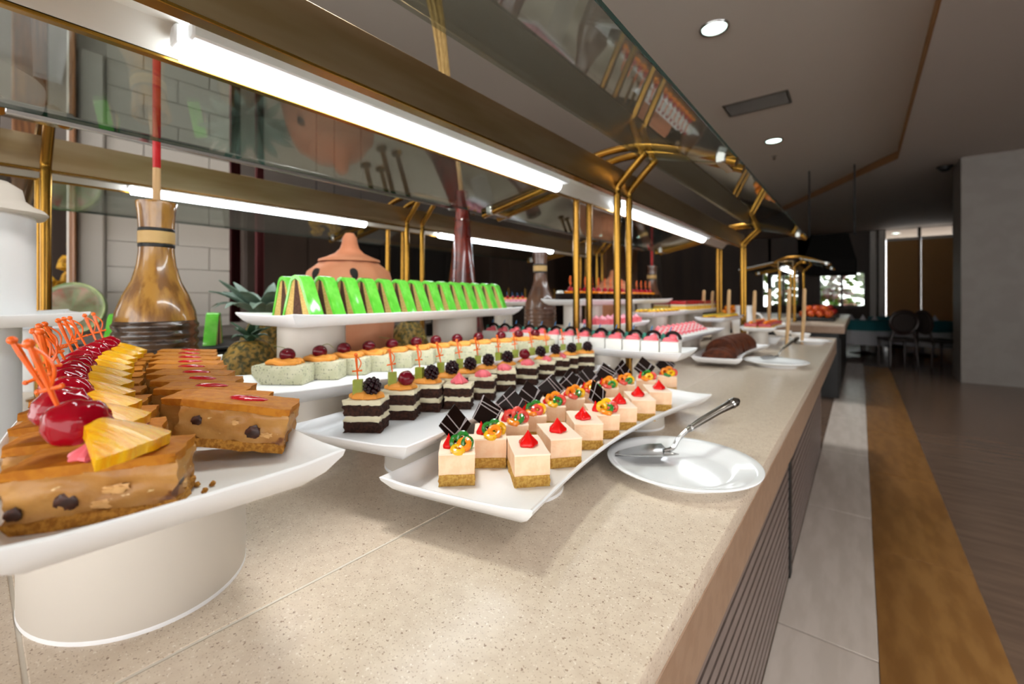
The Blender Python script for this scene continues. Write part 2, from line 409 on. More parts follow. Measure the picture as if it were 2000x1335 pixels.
# downlights, vent, sprinkler
def downlight(px, py, lab, h=2.12, energy=SPOT, at=None):
    X, Y = at or spot(px, py, -h); z = EYE + h
    thing('downlight', lab, 'light', (X, Y, z), 0, [
        ('trim_ring', G().torus((0, 0, -.004), .098, .012, n=28).mesh('trim_ring', 'steel')),
        ('lens', G().lathe([(0, -.006), (.06, -.008), (.09, -.002), (.09, .0)], 24).mesh('lens', 'downlight'))], 'ceiling downlights')
    L = bpy.data.lights.new('downlight_beam', 'SPOT'); L.energy = energy; L.spot_size = radians(100); L.spot_blend = .6; L.shadow_soft_size = .22; L.color = (1, .96, .91)
    o = bpy.data.objects.new('downlight_beam', L); C.objects.link(o); o.location = (X, Y, z - .03)
downlight(1395, 54, 'large glowing round downlight nearest the glass edge at the top')
downlight(1511, 274, 'smaller glowing round downlight just beyond the ceiling vent')
for (X_, Y_, lab) in ((-.9, .54, 'round downlight above the near end of the gantry'), (-.9, -2.6, 'round downlight behind the camera'), (-4.0, 1.2, 'added downlight before the tiled wall'), (-4.0, 4.3, 'added downlight over the room behind')):  # first two continue the row out of view; last two added for top light
    downlight(0, 0, lab, at=(X_, Y_))
downlight(0, 0, 'added unseen downlight over the aisle beside the camera', 2.0, at=(1.5, .4)); downlight(0, 0, 'added unseen downlight over the aisle behind the camera', 2.0, at=(1.5, -2.4))  # both unseen, added to brighten the aisle floor
downlight(1175, 459, 'faint round downlight seen between the brass posts, left one')
downlight(1246, 462, 'faint round downlight seen between the brass posts, right one')
downlight(1750, 455, 'tiny round downlight in front of the brown blinds', 2.0)
vx0, vy0 = spot(1405, 205, -2.12); vx1, vy1 = spot(1530, 170, -2.12); vx2, vy2 = spot(1425, 238, -2.12)
vl, vw = .62, .36
ang = atan2(vy1 - vy0, vx1 - vx0)
cxv, cyv = spot(1478, 203, -2.12)
vent = [('frame', G().bbox(-vl / 2, vl / 2, -vw / 2, -vw / 2 + .02, -.012, 0, .003).bbox(-vl / 2, vl / 2, vw / 2 - .02, vw / 2, -.012, 0, .003).bbox(-vl / 2, -vl / 2 + .02, -vw / 2, vw / 2, -.012, 0, .003).bbox(vl / 2 - .02, vl / 2, -vw / 2, vw / 2, -.012, 0, .003).mesh('frame', 'steel_dark')),
        ('backing', G().box(-vl / 2 + .01, vl / 2 - .01, -vw / 2 + .01, vw / 2 - .01, -.003, -.001).mesh('backing', 'dark_core'))]
sl = G().bbox(-vl / 2 + .02, vl / 2 - .02, -.008, .008, -.011, -.006, .001).mesh('slat', 'stone_wall')
vent += [('slat', sl, T(0, -vw / 2 + .035 + j * .024, 0, .5)) for j in range(13)]
thing('ceiling_vent', 'rectangular grey air vent grille set in the ceiling', 'vent', (cxv, cyv, HC), 0, vent)
X, Y = spot(1845, 325, -2.0)
thing('dome_camera', 'small dark round camera dome on the ceiling beside the pillar', 'dome camera', (X, Y, HC - .12), 0, [('base', G().lathe([(.09, -.02), (.1, 0)], 20).mesh('base', 'black')), ('dome', G().ball((0, 0, -.02), .075, 16, 8, (1, 1, .8)).mesh('dome', 'black'))])
X, Y = spot(1512, 305, -2.12)
thing('sprinkler', 'tiny dark sprinkler head beyond the smaller downlight', 'sprinkler', (X, Y, HC), 0, [('flange', G().lathe([(.03, -.006), (.035, 0)], 14).mesh('flange', 'steel_dark')), ('head', G().lathe([(.004, -.05), (.02, -.045), (.008, -.03), (.008, -.006)], 12).mesh('head', 'steel_dark'))])

# ------------------------------------------------------------------ islands: base units, worktop
FRONT, BACKX, CT = -.144, -2.75, .90
def island(y0, y1, label, joint=True, dark=False, near='near'):
    o = bpy.data.objects.new('stone_worktop', None); C.objects.link(o); o.location = (0, y0, 0); tag(o, label, 'worktop')
    L = y1 - y0; sx = -.482; sy = .03 - y0
    obj('slab', G().bbox(sx + .0012, FRONT, 0, L, CT - .03, CT, .003, 2).mesh('slab', 'quartz'), o)
    if joint:
        obj('slab', G().bbox(BACKX, sx - .0012, 0, sy - .0012, CT - .03, CT, .0012).mesh('slab', 'quartz'), o)
        obj('slab', G().bbox(BACKX, sx - .0012, sy + .0012, L, CT - .03, CT, .0012).mesh('slab', 'quartz'), o)
        obj('joint_filler', G().box(sx - .0016, sx + .0016, 0, L, CT - .025, CT - .0006).box(BACKX, sx, sy - .0016, sy + .0016, CT - .025, CT - .0006).mesh('joint_filler', 'joint'), o)
    else:
        obj('slab', G().bbox(BACKX, sx - .0012, 0, L, CT - .03, CT, .002).mesh('slab', 'quartz'), o)
    a = G().bbox(FRONT - .03, FRONT - .0005, 0, L, CT - .114, CT - .0302, .002)
    a.bbox(BACKX, FRONT - .03, L - .03, L - .0005, CT - .114, CT - .0302, .002).bbox(BACKX, FRONT - .03, .0005, .03, CT - .114, CT - .0302, .002)
    obj('apron', a.mesh('apron', 'quartz_shaded' if not dark else 'black'), o)
    return o
ISL = island(-.8, 4.24, 'long speckled beige stone worktop in the foreground')
def cabinet(y0, y1, label, slats=True):
    xf = -.242; z1 = CT - .114
    p = [('body', G().box(BACKX + .1, xf - .03, 0, y1 - y0, 0, z1).mesh('body', 'dark_core'))]
    if slats:
        sm = G().prism([(-.03, 0), (0, .004), (0, .034), (-.03, .03)], .0, y1 - y0 - .0, 'y')
        sm = sm.mesh('slat', 'slat')
        n = int((z1 - .02) / .0425)
        p += [('slat', sm, T(xf, 0, .012 + j * .0425)) for j in range(n)]
    thing('base_cabinet', label, 'cabinet', (0, y0, 0), 0, p)
cabinet(-.8, 2.22, 'grey slatted base cabinet under the near part of the worktop')
cabinet(2.285, 4.2, 'grey slatted base cabinet beyond the black gap under the worktop')
solo('black_gap_strip', G().bbox(-.29, -.236, 0, .063, 0, CT - .115, .002).mesh('black_gap_strip', 'black'), 'narrow black strip standing for the shaded recess between the slatted base cabinets', 'strip', (0, 2.221, 0))  # black fill gives the dark of the open gap between cabinets
island(6.47, 10.2, 'stone worktop of the farther buffet island', joint=False)
solo('base_cabinet', G().bbox(BACKX + .1, -.2, .05, 3.68, 0, CT - .115, .004).box(-.2, -.19, .3, .32, .1, .7).mesh('base_cabinet', 'black'), 'black base cabinet under the farther buffet island', 'cabinet', (0, 6.47, 0))

# ------------------------------------------------------------------ brass gantries with glass sneeze guards
def smooth_path(ps, n=6):
    P = [Vector(p) for p in ps]; P = [P[0] * 2 - P[1]] + P + [P[-1] * 2 - P[-2]]; out = []
    for i in range(1, len(P) - 2):
        for k in range(n):
            t = k / n; a, b, c, d = P[i - 1], P[i], P[i + 1], P[i + 2]
            out.append(.5 * ((2 * b) + (c - a) * t + (2 * a - 5 * b + 4 * c - d) * t * t + (3 * b - a - 3 * c + d) * t ** 3))
    out.append(P[-2]); return out
def gantry(x_off, supports, lamps, y0, y1, label, rear_x, rear_h, rail=False):
    """x_off shifts the whole section sideways; heights are above the eye"""
    E = EYE
    bf, bb, hb, ht = -.672, -.838, .368, .4625
    p = []
    n_mod = len(lamps)
    # beam: front plate, back plate, top, lips at the foot
    p.append(('front_plate', G().bbox(bf - .004, bf, y0, y1, E + hb, E + ht, .001).mesh('front_plate', 'brass_plate')))
    p.append(('back_plate', G().bbox(bb, bb + .004, y0, y1, E + hb, E + ht, .001).mesh('back_plate', 'brass_plate')))
    p.append(('top_plate', G().bbox(bb + .0045, bf - .0045, y0, y1, E + ht - .004, E + ht, .001).mesh('top_plate', 'brass_plate')))
    p.append(('lip', G().bbox(bf - .022, bf + .003, y0, y1, E + hb - .006, E + hb - .0005, .001).mesh('lip', 'brass')))
    p.append(('lip', G().bbox(bb - .002, bb + .012, y0, y1, E + hb - .006, E + hb - .0005, .001).mesh('lip', 'brass')))
    p.append(('reflector', G().prism([(bb + .012, E + hb), (bb + .045, E + hb + .035), (bf - .055, E + hb + .035), (bf - .022, E + hb), (bf - .022, E + hb + .004), (bf - .053, E + hb + .039), (bb + .043, E + hb + .039), (bb + .012, E + hb + .004)], y0, y1).mesh('reflector', 'trough')))
    for a, b in lamps:
        xm = bb + .045
        sub = [('holder', G().bbox(xm - .013, xm + .013, a - .012, a - .001, E + hb + .004, E + hb + .034, .003).mesh('holder', 'lamp_holder')), ('holder', G().bbox(xm - .013, xm + .013, b + .001, b + .012, E + hb + .004, E + hb + .034, .003).mesh('holder', 'lamp_holder')),
               ('housing', G().bbox(xm + .026, xm + .052, a, b, E + hb + .004, E + hb + .03, .003).mesh('housing', 'lamp_holder'))]
        p.append(('tube_lamp', G().tube([(xm, a, E + hb + .004), (xm, b, E + hb + .004)], .020, 14).mesh('tube_lamp', 'lamp'), None, sub))
    # glass
    bounds = [y0] + list(supports) + ([y1] if y1 - supports[-1] > .3 else [])
    for a, b in zip(bounds[:-1], bounds[1:]):
        for (xa, ha), (xb, hb2) in (((-.60, .487), (-.288, .412)), ((-.90, .452), (rear_x, rear_h))):
            g = G().prism([(xa, E + ha), (xb, E + hb2), (xb, E + hb2 + .008), (xa, E + ha + .008)], a + .006, b - .006)
            s = 1 if xb > xa else -1
            ed = G().prism([(xb, E + hb2 - .0005), (xb + s * .002, E + hb2 - .0005), (xb + s * .002, E + hb2 + .0085), (xb, E + hb2 + .0085)], a + .006, b - .006)
            p.append(('glass_panel', g.mesh('glass_panel', 'glass'), None, [('polished_edge', ed.mesh('polished_edge', 'glass_edge'))]))
    if rail:
        p.append(('edge_rail', G().bbox(-.290, -.283, y0 + .65, y1, E + .398, E + .424, .002).mesh('edge_rail', 'steel')))
    # supports: two pairs of legs and arches
    for ys in supports:
        for d in (-.05, .05):
            y = ys + d
            p.append(('front_leg', G().tube([(bf, y, CT)] + smooth_path([(bf, y, E + .36), (bf, y, E + .386), (bf + .03, y, E + .42), (bf + .105, y, E + .492)], 4), .0128, 12).lathe([(.03, 0), (.03, .006), (.016, .012)], 16, (bf, y, CT)).mesh('front_leg', 'brass')))
            p.append(('rear_leg', G().tube([(bb, y, CT)] + smooth_path([(bb, y, E + .36), (bb, y, E + .38), (bb - .02, y, E + .405), (bb - .10, y, E + .43)], 4), .0128, 12).lathe([(.03, 0), (.03, .006), (.016, .012)], 16, (bb, y, CT)).mesh('rear_leg', 'brass')))
            p.append(('strut', G().tube([(bf - .005, y, E + .385), (bf - .13, y, E + .478)], .009, 10).mesh('strut', 'brass')))
            p.append(('front_arch', G().tube(smooth_path([(-.905, y, E + .45), (-.80, y, E + .505), (-.69, y, E + .522), (-.58, y, E + .513), (-.45, y, E + .474), (-.288, y, E + .405)], 5), .0135, 12).mesh('front_arch', 'brass')))
            p.append(('rear_arch', G().tube(smooth_path([(-.86, y, E + .465), (-.95, y, E + .438), (-1.08, y, E + .41), (rear_x, y, E + rear_h - .01)], 5), .0135, 12).mesh('rear_arch', 'brass')))
        p.append(('clamp', G().bbox(-.345, -.315, ys - .07, ys + .07, E + .405, E + .44, .004).mesh('clamp', 'steel')))
        p.append(('clamp', G().bbox(rear_x + .03, rear_x + .06, ys - .07, ys + .07, E + rear_h - .012, E + rear_h + .025, .004).mesh('clamp', 'steel')))
    o = thing('glass_gantry', label, 'sneeze guard', (x_off, 0, 0), 0, p)
    return o
gantry(0, (-.55, 1.486, 3.57), ((.20, 1.23), (1.72, 2.95)), -.6, 3.62, 'brass light gantry with glass guards over the nearest cakes', -1.31, .372)
gantry(-1.16, (.09, 1.47, 3.55), ((.35, 1.25), (1.75, 2.95)), -.6, 3.62, 'brass light gantry with glass guards along the far side of the worktop', -1.43, .36, True)
gantry(0, (6.75, 7.95), ((6.9, 7.8),), 6.6, 8.05, 'brass light gantry with glass guards over the farther island', -1.31, .372)

# ------------------------------------------------------------------ serving ware
def bend(u, v, L, sag):
    if abs(sag) < 1e-6: return (u, v)
    r = L * L / (8 * sag); a = u / r
    return ((r + v) * sin(a), (r + v) * cos(a) - r + sag)
def tray_mesh(L, w, sag, name='tray'):
    loops = [(.034, 0), (.026, .001), (.012, .012), (.0015, .021), (0, .0255), (.002, .027), (.006, .0255), (.013, .016), (.019, .009), (.025, .008)]
    def outline(i):
        l, h = L / 2 - i, w / 2 - i; pts = []; n1, n2 = 22, 6
        for k in range(n1): pts.append((-l + 2 * l * k / n1, -h))
        for k in range(n2): pts.append((l, -h + 2 * h * k / n2))
        for k in range(n1): pts.append((l - 2 * l * k / n1, h))
        for k in range(n2): pts.append((-l, h - 2 * h * k / n2))
        return pts
    g = G(); vs = []; n = 56
    for i, z in loops:
        for u, v in outline(i):
            q = (abs(2 * u / L) ** 8) * (abs(2 * v / w) ** 4)
            vs.append(bend(u, v, L, sag) + (z + (.005 * q if z > .015 else 0),))
    fs = [tuple(range(n))[::-1]]
    for a in range(len(loops) - 1):
        for k in range(n): fs.append((a * n + k, a * n + (k + 1) % n, (a + 1) * n + (k + 1) % n, (a + 1) * n + k))
    # floor as strips so that the bent floor keeps clean faces
    o = (len(loops) - 1) * n
    A = [o + k for k in range(23)]; B = [o + 28 + (22 - k) for k in range(23)]
    for k in range(22): fs.append((A[k], A[k + 1], B[k + 1], B[k]) if k not in (21,) else (A[k], A[k + 1], o + 23, o + 24, o + 25, o + 26, o + 27, B[k + 1], B[k]))
    fs.append((A[0], B[0], o + 51, o + 52, o + 53, o + 54, o + 55))
    g.add(vs, fs); return g.mesh(name, 'melamine', 50)
class Tray:
    def __init__(s, label, c, ang, L, w, sag, rim_h, risers=(), rr=.075, group='curved white serving trays', thin=False):
        s.c, s.a, s.L, s.w, s.sag = c, radians(ang), L, w, sag
        s.base = EYE - rim_h - .027; s.z = s.base + .0082
        s.o = solo('serving_tray', tray_mesh(L, w, sag), label, 'tray', (c[0], c[1], s.base), s.a, group)
        for (u, v, lab) in risers:
            x, y, _ = s.at(u, v); h = s.base - CT
            rx, ry = rr if isinstance(rr, tuple) else (rr, rr)
            if h > .03:
                pm = G().lathe([(1, 0), (1, .004), (.985, h - .004), (.97, h)], 40, sx=rx, sy=ry).mesh('drum', 'riser')
                thing('tray_riser', lab, 'riser', (x, y, CT), s.a, [('drum', pm), ('foot_ring', G().lathe([(1.004, 0), (1.006, .003), (1.0, .005)], 40, sx=rx, sy=ry).mesh('foot_ring', 'melamine'))], 'white drum risers under the trays')
    def at(s, u, v=0):
        x, y = bend(u, v, s.L, s.sag)
        return s.c[0] + x * cos(s.a) - y * sin(s.a), s.c[1] + x * sin(s.a) + y * cos(s.a), s.a - 8 * s.sag * u / s.L ** 2

# --- small shared shapes
def kiss(r, h, m, name, lobes=6, d=.12, tw=1.5):
    pr = [(r * .8, 0), (r, h * .12), (r * .98, h * .25), (r * .72, h * .42), (r * .42, h * .62), (r * .2, h * .82), (0, h)]
    return G().lathe(pr, 24, lobes=lobes, depth=d, twist=tw).mesh(name, m)
def rosette(r, h, m, name, lobes=7):
    pr = [(r * .9, 0), (r, h * .2), (r * .95, h * .45), (r * .7, h * .72), (r * .35, h * .92), (0, h)]
    return G().lathe(pr, 28, lobes=lobes, depth=.14, twist=2.2).mesh(name, m)
def sword(name='sword_pick', L=.045):
    g = G().tube([(0, 0, -.012), (0, 0, L * .35), (0, 0, L * .8)], [.0009, .0016, .0022], 7)
    g.ball((0, 0, L), .0034, 8, 6).tube([(0, 0, L * .75), (0, 0, L * .98)], [.0024, .0019], 7)
    g.tube([(-.007, 0, L * .36), (.007, 0, L * .36)], .0014, 6).ball((-.007, 0, L * .36), .0019, 6, 5).ball((.007, 0, L * .36), .0019, 6, 5)
    g.tube([Vector((.0075 * sin(t * pi), 0, L * .36 + (L * .6) * t)) for t in [i / 8 for i in range(9)]], .0010, 6)
    return g.mesh(name, 'pick')
def blackberry(r=.0105):
    g = G(); k = 0
    for i in range(34):
        t = (i + .5) / 34; a = math.acos(1 - 2 * t); w = pi * (1 + 5 ** .5) * i
        g.ball((sin(a) * cos(w) * r * .82, sin(a) * sin(w) * r * .82, r + cos(a) * r * .9), r * .3, 7, 5)
    return g.mesh('blackberry', 'berry', 80)
def ring(R, r, m, name, rot=(0, 0, 0)):
    return G().torus((0, 0, 0), R, r, rot, 16, 8).jit(.0008, 120).mesh(name, m)
ME = {}
ME['kiss'] = kiss(.0145, .0245, 'red_gel', 'red_gel_drop', 5, .10)
ME['kiss_s'] = kiss(.009, .022, 'red_gel', 'red_gel_drop', 5, .08)
ME['r_o'] = ring(.0078, .0046, 'gel_orange', 'candied_ring'); ME['r_y'] = ring(.0075, .0044, 'gel_yellow', 'candied_ring')
ME['r_g'] = ring(.0072, .0038, 'gel_green', 'candied_ring'); ME['r_r'] = ring(.0080, .0046, 'gel_pinkred', 'candied_ring')
ME['pick'] = sword(); ME['pick_l'] = sword(L=.052)
ME['bb'] = blackberry()
ME['rb'] = G().ball((0, 0, .0105), .0115, 16, 10, (1, 1, .95), .12, 3).mesh('red_berry', 'berry_red')
ME['pink'] = rosette(.018, .016, 'pink_cream', 'pink_cream_swirl'); 
ME['pink_k'] = kiss(.017, .024, 'pink_cream', 'pink_cream_swirl', 7, .16, 2)
# chocolate plaque with piped lines
def plaque(seed):
    random.seed(seed); s = .023
    ln = []
    for i in range(4):
        a = random.uniform(-s, s); b = a + random.uniform(-.008, .008)
        ln.append(((a, -s), (max(-s, min(s, b)), s)) if i % 2 else ((-s, a), (s, max(-s, min(s, b)))))
    g = G()
    for p, q in ln:
        for y in (-.00115, .00115): g.tube([(p[0], y, p[1]), ((p[0] + q[0]) / 2 + .001, y, (p[1] + q[1]) / 2), (q[0], y, q[1])], .0009, 5)
    return G().bbox(-s, s, -.001, .001, -s, s, .0006).mesh('chocolate_plaque', 'choc'), g.mesh('icing_line', 'choc_line')
PLQ = [plaque(s) for s in (1, 5, 9)]

# ------------------------------------------------------------------ tray of orange mousse cakes
to = Tray('low curved white tray holding the orange mousse cakes', (-.412, .807), 90, .85, .232, .05, .255,
          [(-.22, 0, 'short white riser under the near end of the orange mousse tray'), (.25, 0, 'short white riser under the far end of the orange mousse tray')], .07)
cw, cd, ch = .052, .088, .047
sp = [G().rough(-cw / 2, cw / 2, 0, cd, 0, .0165, 8, .0022, 200, s).mesh('sponge', 'sponge', 60) for s in (1, 2)]
mo = [G().rough(-cw / 2, cw / 2, 0, cd, .0165, ch - .0012, 4, .0009, 60, s).mesh('mousse', 'mousse', 50) for s in (3, 4)]
tp = [G().rough(-cw / 2 - .0004, cw / 2 + .0004, -.0004, cd + .0004, ch - .0022, ch, 4, .0011, 70, s).mesh('top_skin', 'mousse_top', 50) for s in (5, 6)]
def orange_cake(loc, rz, kind, i, label):
    p = [('sponge', sp[i % 2]), ('mousse', mo[i % 2]), ('top_skin', tp[i % 2])]
    rnd = random.Random(i * 13 + (5 if kind == 'k' else 0))
    if kind == 'k':
        p.append(('red_gel_drop', ME['kiss'], T(rnd.uniform(-.004, .004), .036 + rnd.uniform(-.005, .008), ch - .001, rz=i)))
    else:
        a, b = PLQ[i % 3]
        p.append(('chocolate_plaque', a, T(-.004, .058, ch + .025, -.45, rnd.uniform(.6, .95), .25 + rnd.uniform(-.25, .25)), [('icing_line', b)]))
        p.append(('red_gel_drop', ME['kiss_s'], T(-.013, .028, ch - .001, rz=i, rx=-.1)))
        cols = ['r_o', 'r_y', 'r_g', 'r_r']; rnd.shuffle(cols)
        if i in (0,): cols = ['r_g', 'r_o', 'r_y', 'r_g']
        if i in (1,): cols = ['r_g', 'r_o', 'r_y', 'r_y']
        if i in (2,): cols = ['r_r', 'r_g', 'r_o', 'r_r']
        spots = [(-.004, .021, .010, 1.2, .3), (.009, .013, .008, .75, -.3), (.000, .008, .0035, .1, .2), (.0165, .022, .008, 1.3, .6), (.006, .026, .014, 1.4, .2)]
        for j, (x, y, z, rx, ry) in enumerate(spots):
            c = cols[j % 4]
            p.append(('candied_ring', ME[c], T(x + rnd.uniform(-.002, .002), y + rnd.uniform(-.002, .002), ch + z, rx, ry, rnd.uniform(-.6, .6))))
    return thing('mousse_cake', label, 'cake', (loc[0], loc[1], to.z), rz, p, 'orange mousse cakes')
K = [(1040, 951), (1106, 913), (1150, 878), (1219, 840), (1257, 822), (1290, 803)]
KH = .274
for i, (px, py) in enumerate(K):
    x, y = spot(px, py, KH)
    orange_cake((x, y), radians(47 - i * 3.0 + (6 if i == 1 else 0)), 'k', i, ORD[i] + ' from the near end of the orange mousse cakes with one red drop')
F = [(892, 949), (957, 914), (1003, 882), (1040, 860), (1080, 838), (1119, 819), (1152, 806), (1187, 795), (1220, 786), (1262, 776), (1303, 767)]
for i, (px, py) in enumerate(F):
    x, y = spot(px, py, KH)
    orange_cake((x, y), radians(44 - i * 2.4), 'f', i, ORD[i] + ' from the near end of the flower-topped orange mousse cakes with plaques')
x, y = spot(1184, 857, KH)
orange_cake((x, y), radians(40), 'f', 20, 'orange mousse cake with plaque and red and orange flowers, among the red-drop row')

# ------------------------------------------------------------------ dinner plates with servers
def plate_mesh(R=.132):
    pr = [(0, .004), (R * .55, .004), (R * .58, 0), (R * .64, 0), (R * .66, .005), (R * .92, .0175), (R, .0225), (R * 1.003, .0245), (R * .995, .0255), (R * .9, .0222), (R * .74, .013), (R * .66, .0095), (R * .6, .0085), (0, .0085)]
    return G().lathe(pr, 72).mesh('dinner_plate', 'porcelain', 60)
PM = plate_mesh()
plates = [(spot(1331, 900, .299), 'white dinner plate on the worktop edge beside the orange mousse tray'), (spot(1515, 705, .299), 'white dinner plate beside the chocolate log tray'), (spot(1580, 664, .299), 'white dinner plate at the far corner of the worktop')]
for (x, y), lab in plates: solo('dinner_plate', PM, lab, 'plate', (x, y, CT), 0, 'dinner plates on the worktop')
def server(loc, rz, label, tilt=0):
    bl = G(); n = 9; vs = []; fs = []
    for i in range(n):
        t = i / (n - 1); w = .031 * (t ** .6) * (1 - .25 * max(0, t - .75) * 4) + .0006
        for s in (-1, -.5, 0, .5, 1): vs.append((-.092 + .092 * t, w * s, .0035 * abs(s) ** 2 + .0015))
        for s in (-1, -.5, 0, .5, 1): vs.append((-.092 + .092 * t, w * s, .0035 * abs(s) ** 2))
    for i in range(n - 1):
        for k in range(4): a = i * 10 + k; fs.append((a, a + 10, a + 11, a + 1)); b = a + 5; fs.append((b, b + 1, b + 11, b + 10))
        fs.append((i * 10, i * 10 + 5, i * 10 + 15, i * 10 + 10)); fs.append((i * 10 + 4, i * 10 + 14, i * 10 + 19, i * 10 + 9))
    fs.append(tuple((n - 1) * 10 + k for k in range(5)) + tuple((n - 1) * 10 + 9 - k for k in range(5)))
    bl.add(vs, fs)
    neck = G().tube(smooth_path([(-.012, 0, .002), (.006, 0, .006), (.018, 0, .022), (.036, 0, .036)], 5), [.004] * 16, 8)
    hd = G().tube([(.034, 0, .0345), (.06, 0, .048), (.1, 0, .066), (.135, 0, .08), (.142, 0, .083)], [.0045, .0062, .0068, .0088, .004], 10)
    bd = G().tube([(.125, .0, .0758), (.129, 0, .0776)], .0092, 12).tube([(.04, 0, .0378), (.044, 0, .0395)], .0062, 12)
    thing('cake_server', label, 'server', loc, rz, [('blade', bl.mesh('blade', 'steel'), T(s=1.25)), ('neck', neck.mesh('neck', 'steel'), T(s=1.1)), ('handle', hd.mesh('handle', 'steel_dark'), T(s=1.1), [('collar', bd.mesh('collar', 'steel'))])])
x, y = spot(1308, 888, .305)
server((x, y, CT + .0215), radians(52), 'steel cake server lying on the nearest dinner plate')
x, y = spot(1518, 699, .305)
server((x, y, CT + .0215), radians(60), 'dark cake server lying on the plate by the chocolate log')

# ------------------------------------------------------------------ tray of layered chocolate cakes
tc = Tray('curved white tray holding the layered chocolate cakes', (-.672, .80), 97, .90, .245, .03, .215,
          [(-.25, 0, 'white riser under the near end of the chocolate cake tray'), (.3, 0, 'white riser under the far end of the chocolate cake tray')], .07)
w, d = .064, .052
def layers(seed, w, d, tall=1.0):
    a = G().rough(-w / 2, w / 2, 0, d, 0, .0185 * tall, 9, .0042, 170, seed).mesh('chocolate_sponge', 'choc_sponge', 60)
    b = G().rough(-w / 2 + .0006, w / 2 - .0006, .0006, d - .0006, .018 * tall, .029 * tall, 8, .0036, 130, seed + 1).mesh('cream_layer', 'cream', 60)
    c = G().rough(-w / 2, w / 2, 0, d, .0285 * tall, .048 * tall, 9, .0042, 170, seed + 2).mesh('chocolate_sponge', 'choc_sponge', 60)
    e = G().rough(-w / 2 - .0004, w / 2 + .0004, -.0006, d, .0475 * tall, .0555 * tall, 8, .0036, 120, seed + 3).mesh('cream_top', 'cream', 60)
    return [('chocolate_sponge', a), ('cream_layer', b), ('chocolate_sponge', c), ('cream_top', e)]
LAY = [layers(s, w, d) for s in (1, 11, 21)]
LAYP = [layers(s, .056, .046, .92) for s in (31, 41)]
oc = G().lathe([(.8, 0), (1, .2), (.96, .55), (.7, .85), (.3, 1), (0, 1.02)], 26, lobes=9, depth=.07, twist=1).mesh('orange_cream', 'orange_cream')
oc.transform(Matrix.Diagonal((.031, .024, .013, 1)))
kw = G().rough(-.0085, .0085, -.006, .006, 0, .027, 2, .001, 100, 4, .0008).mesh('kiwi_cube', 'kiwi', 60)
CK = [(706, 846), (776, 821), (827, 805), (868, 790), (906, 778), (943, 767), (980, 757), (1014, 748), (1046, 741), (1077, 735), (1108, 730), (1140, 726)]
for i in range(12):
    x, y = spot(*CK[i], .2345)
    rnd = random.Random(100 + i); h = .0555
    p = list(LAY[i % 3]) + [('orange_cream', oc, T(0, .026, h - .001, rz=rnd.uniform(-.1, .1))),
        ('kiwi_cube', kw, T(-.014 + rnd.uniform(-.002, .002), .020, h + .006, 0, 0, rnd.uniform(-.4, .4)), [('sword_pick', ME['pick'], T(0, 0, .026, rnd.uniform(-.15, .15), rnd.uniform(-.25, 0)))]),
        ('blackberry' if i % 3 else 'blackberry', ME['bb'] if i not in (1, 7) else ME['rb'], T(.012, .018, h + .007, 0, 0, i, 1.4 if i not in (1, 7) else 1.35))]
    if i % 2 == 0: p.append(('red_berry', ME['rb'], T(.006, .034, h + .007, s=.95)))
    thing('layer_cake', ORD[i] + ' from the near end of the chocolate layer cakes with berries and kiwi', 'cake', (x, y, tc.z), radians(37 + rnd.uniform(-5, 5) - i * .8), p, 'berry-topped chocolate cakes')
PK = [(893, 800), (940, 782), (985, 765), (1027, 752), (1063, 742), (1093, 734)]
for i, (px, py) in enumerate(PK):
    x, y = spot(px, py, .2345); rnd = random.Random(300 + i)
    p = list(LAYP[i % 2]) + [('pink_cream_swirl', ME['pink_k'] if i == 0 else ME['pink'], T(0, .022, .0505, rz=i))]
    thing('layer_cake', ORD[i] + ' from the near end of the chocolate cakes with a pink cream swirl', 'cake', (x, y, tc.z), radians(34 + rnd.uniform(-8, 8)), p, 'pink-topped chocolate cakes')

# ------------------------------------------------------------------ tray of poppy-seed cakes with cherries
tpz = Tray('white tray holding the poppy-seed cakes with orange cream', (-.855, .77), 86, .90, .235, .0, .165,
           [(-.28, .035, 'white riser under the near end of the poppy-seed cake tray'), (.28, .035, 'white riser under the far end of the poppy-seed cake tray')], .062)
pb = [G().rough(-.055, .055, 0, .052, 0, .040, 5, .0014, 60, s, .0012).mesh('poppy_seed_cake', 'poppy', 60) for s in (1, 2)]
def strands():
    g = G(); rnd = random.Random(4)
    for k in range(7):
        y = .008 + k * .0052; pts = [(-.034 + .068 * t / 8, y + .0025 * sin(t * 1.3 + k), .0415 + .003 * sin(t * .9 + k * 1.7) + .002) for t in range(9)]
        g.tube(pts, [.003] + [.0066] * 7 + [.003], 7)
    return g.mesh('orange_cream', 'orange_cream', 60)
STR = strands()
CHY = G().ball((0, 0, .0145), .0165, 18, 12, (1, 1, .92)).mesh('cherry', 'cherry_dark', 80)
def stem(s): return G().tube(smooth_path([(0, 0, .021), (-.008 * s, .002, .029), (-.022 * s, .006, .031), (-.036 * s, .008, .027 + .006 * s)], 4), .0008, 5).mesh('cherry_stem', 'stem')
STM = [stem(1), stem(-.8)]
PC = [(540, 752), (612, 742), (668, 733), (716, 726), (762, 719), (806, 713), (850, 708), (893, 703), (934, 698), (976, 694), (1016, 690), (1052, 687)]
for i, (px, py) in enumerate(PC):
    x, y = spot(px, py, .184); rnd = random.Random(500 + i)
    p = [('poppy_seed_cake', pb[i % 2]), ('orange_cream', STR, T(.004, .004, 0, 0, 0, rnd.uniform(-.08, .08)))]
    p.append(('cherry', CHY, T(rnd.uniform(-.012, .004), .036, .044), [('cherry_stem', STM[i % 2])] if i in (0, 1, 4, 5) else []))
    thing('poppy_seed_cake', ORD[i] + ' from the near end of the pale poppy-seed cakes with cherries', 'cake', (x, y, tpz.z), radians(40 + rnd.uniform(-3, 3) + (0 if i else -4)), p, 'poppy-seed cakes')

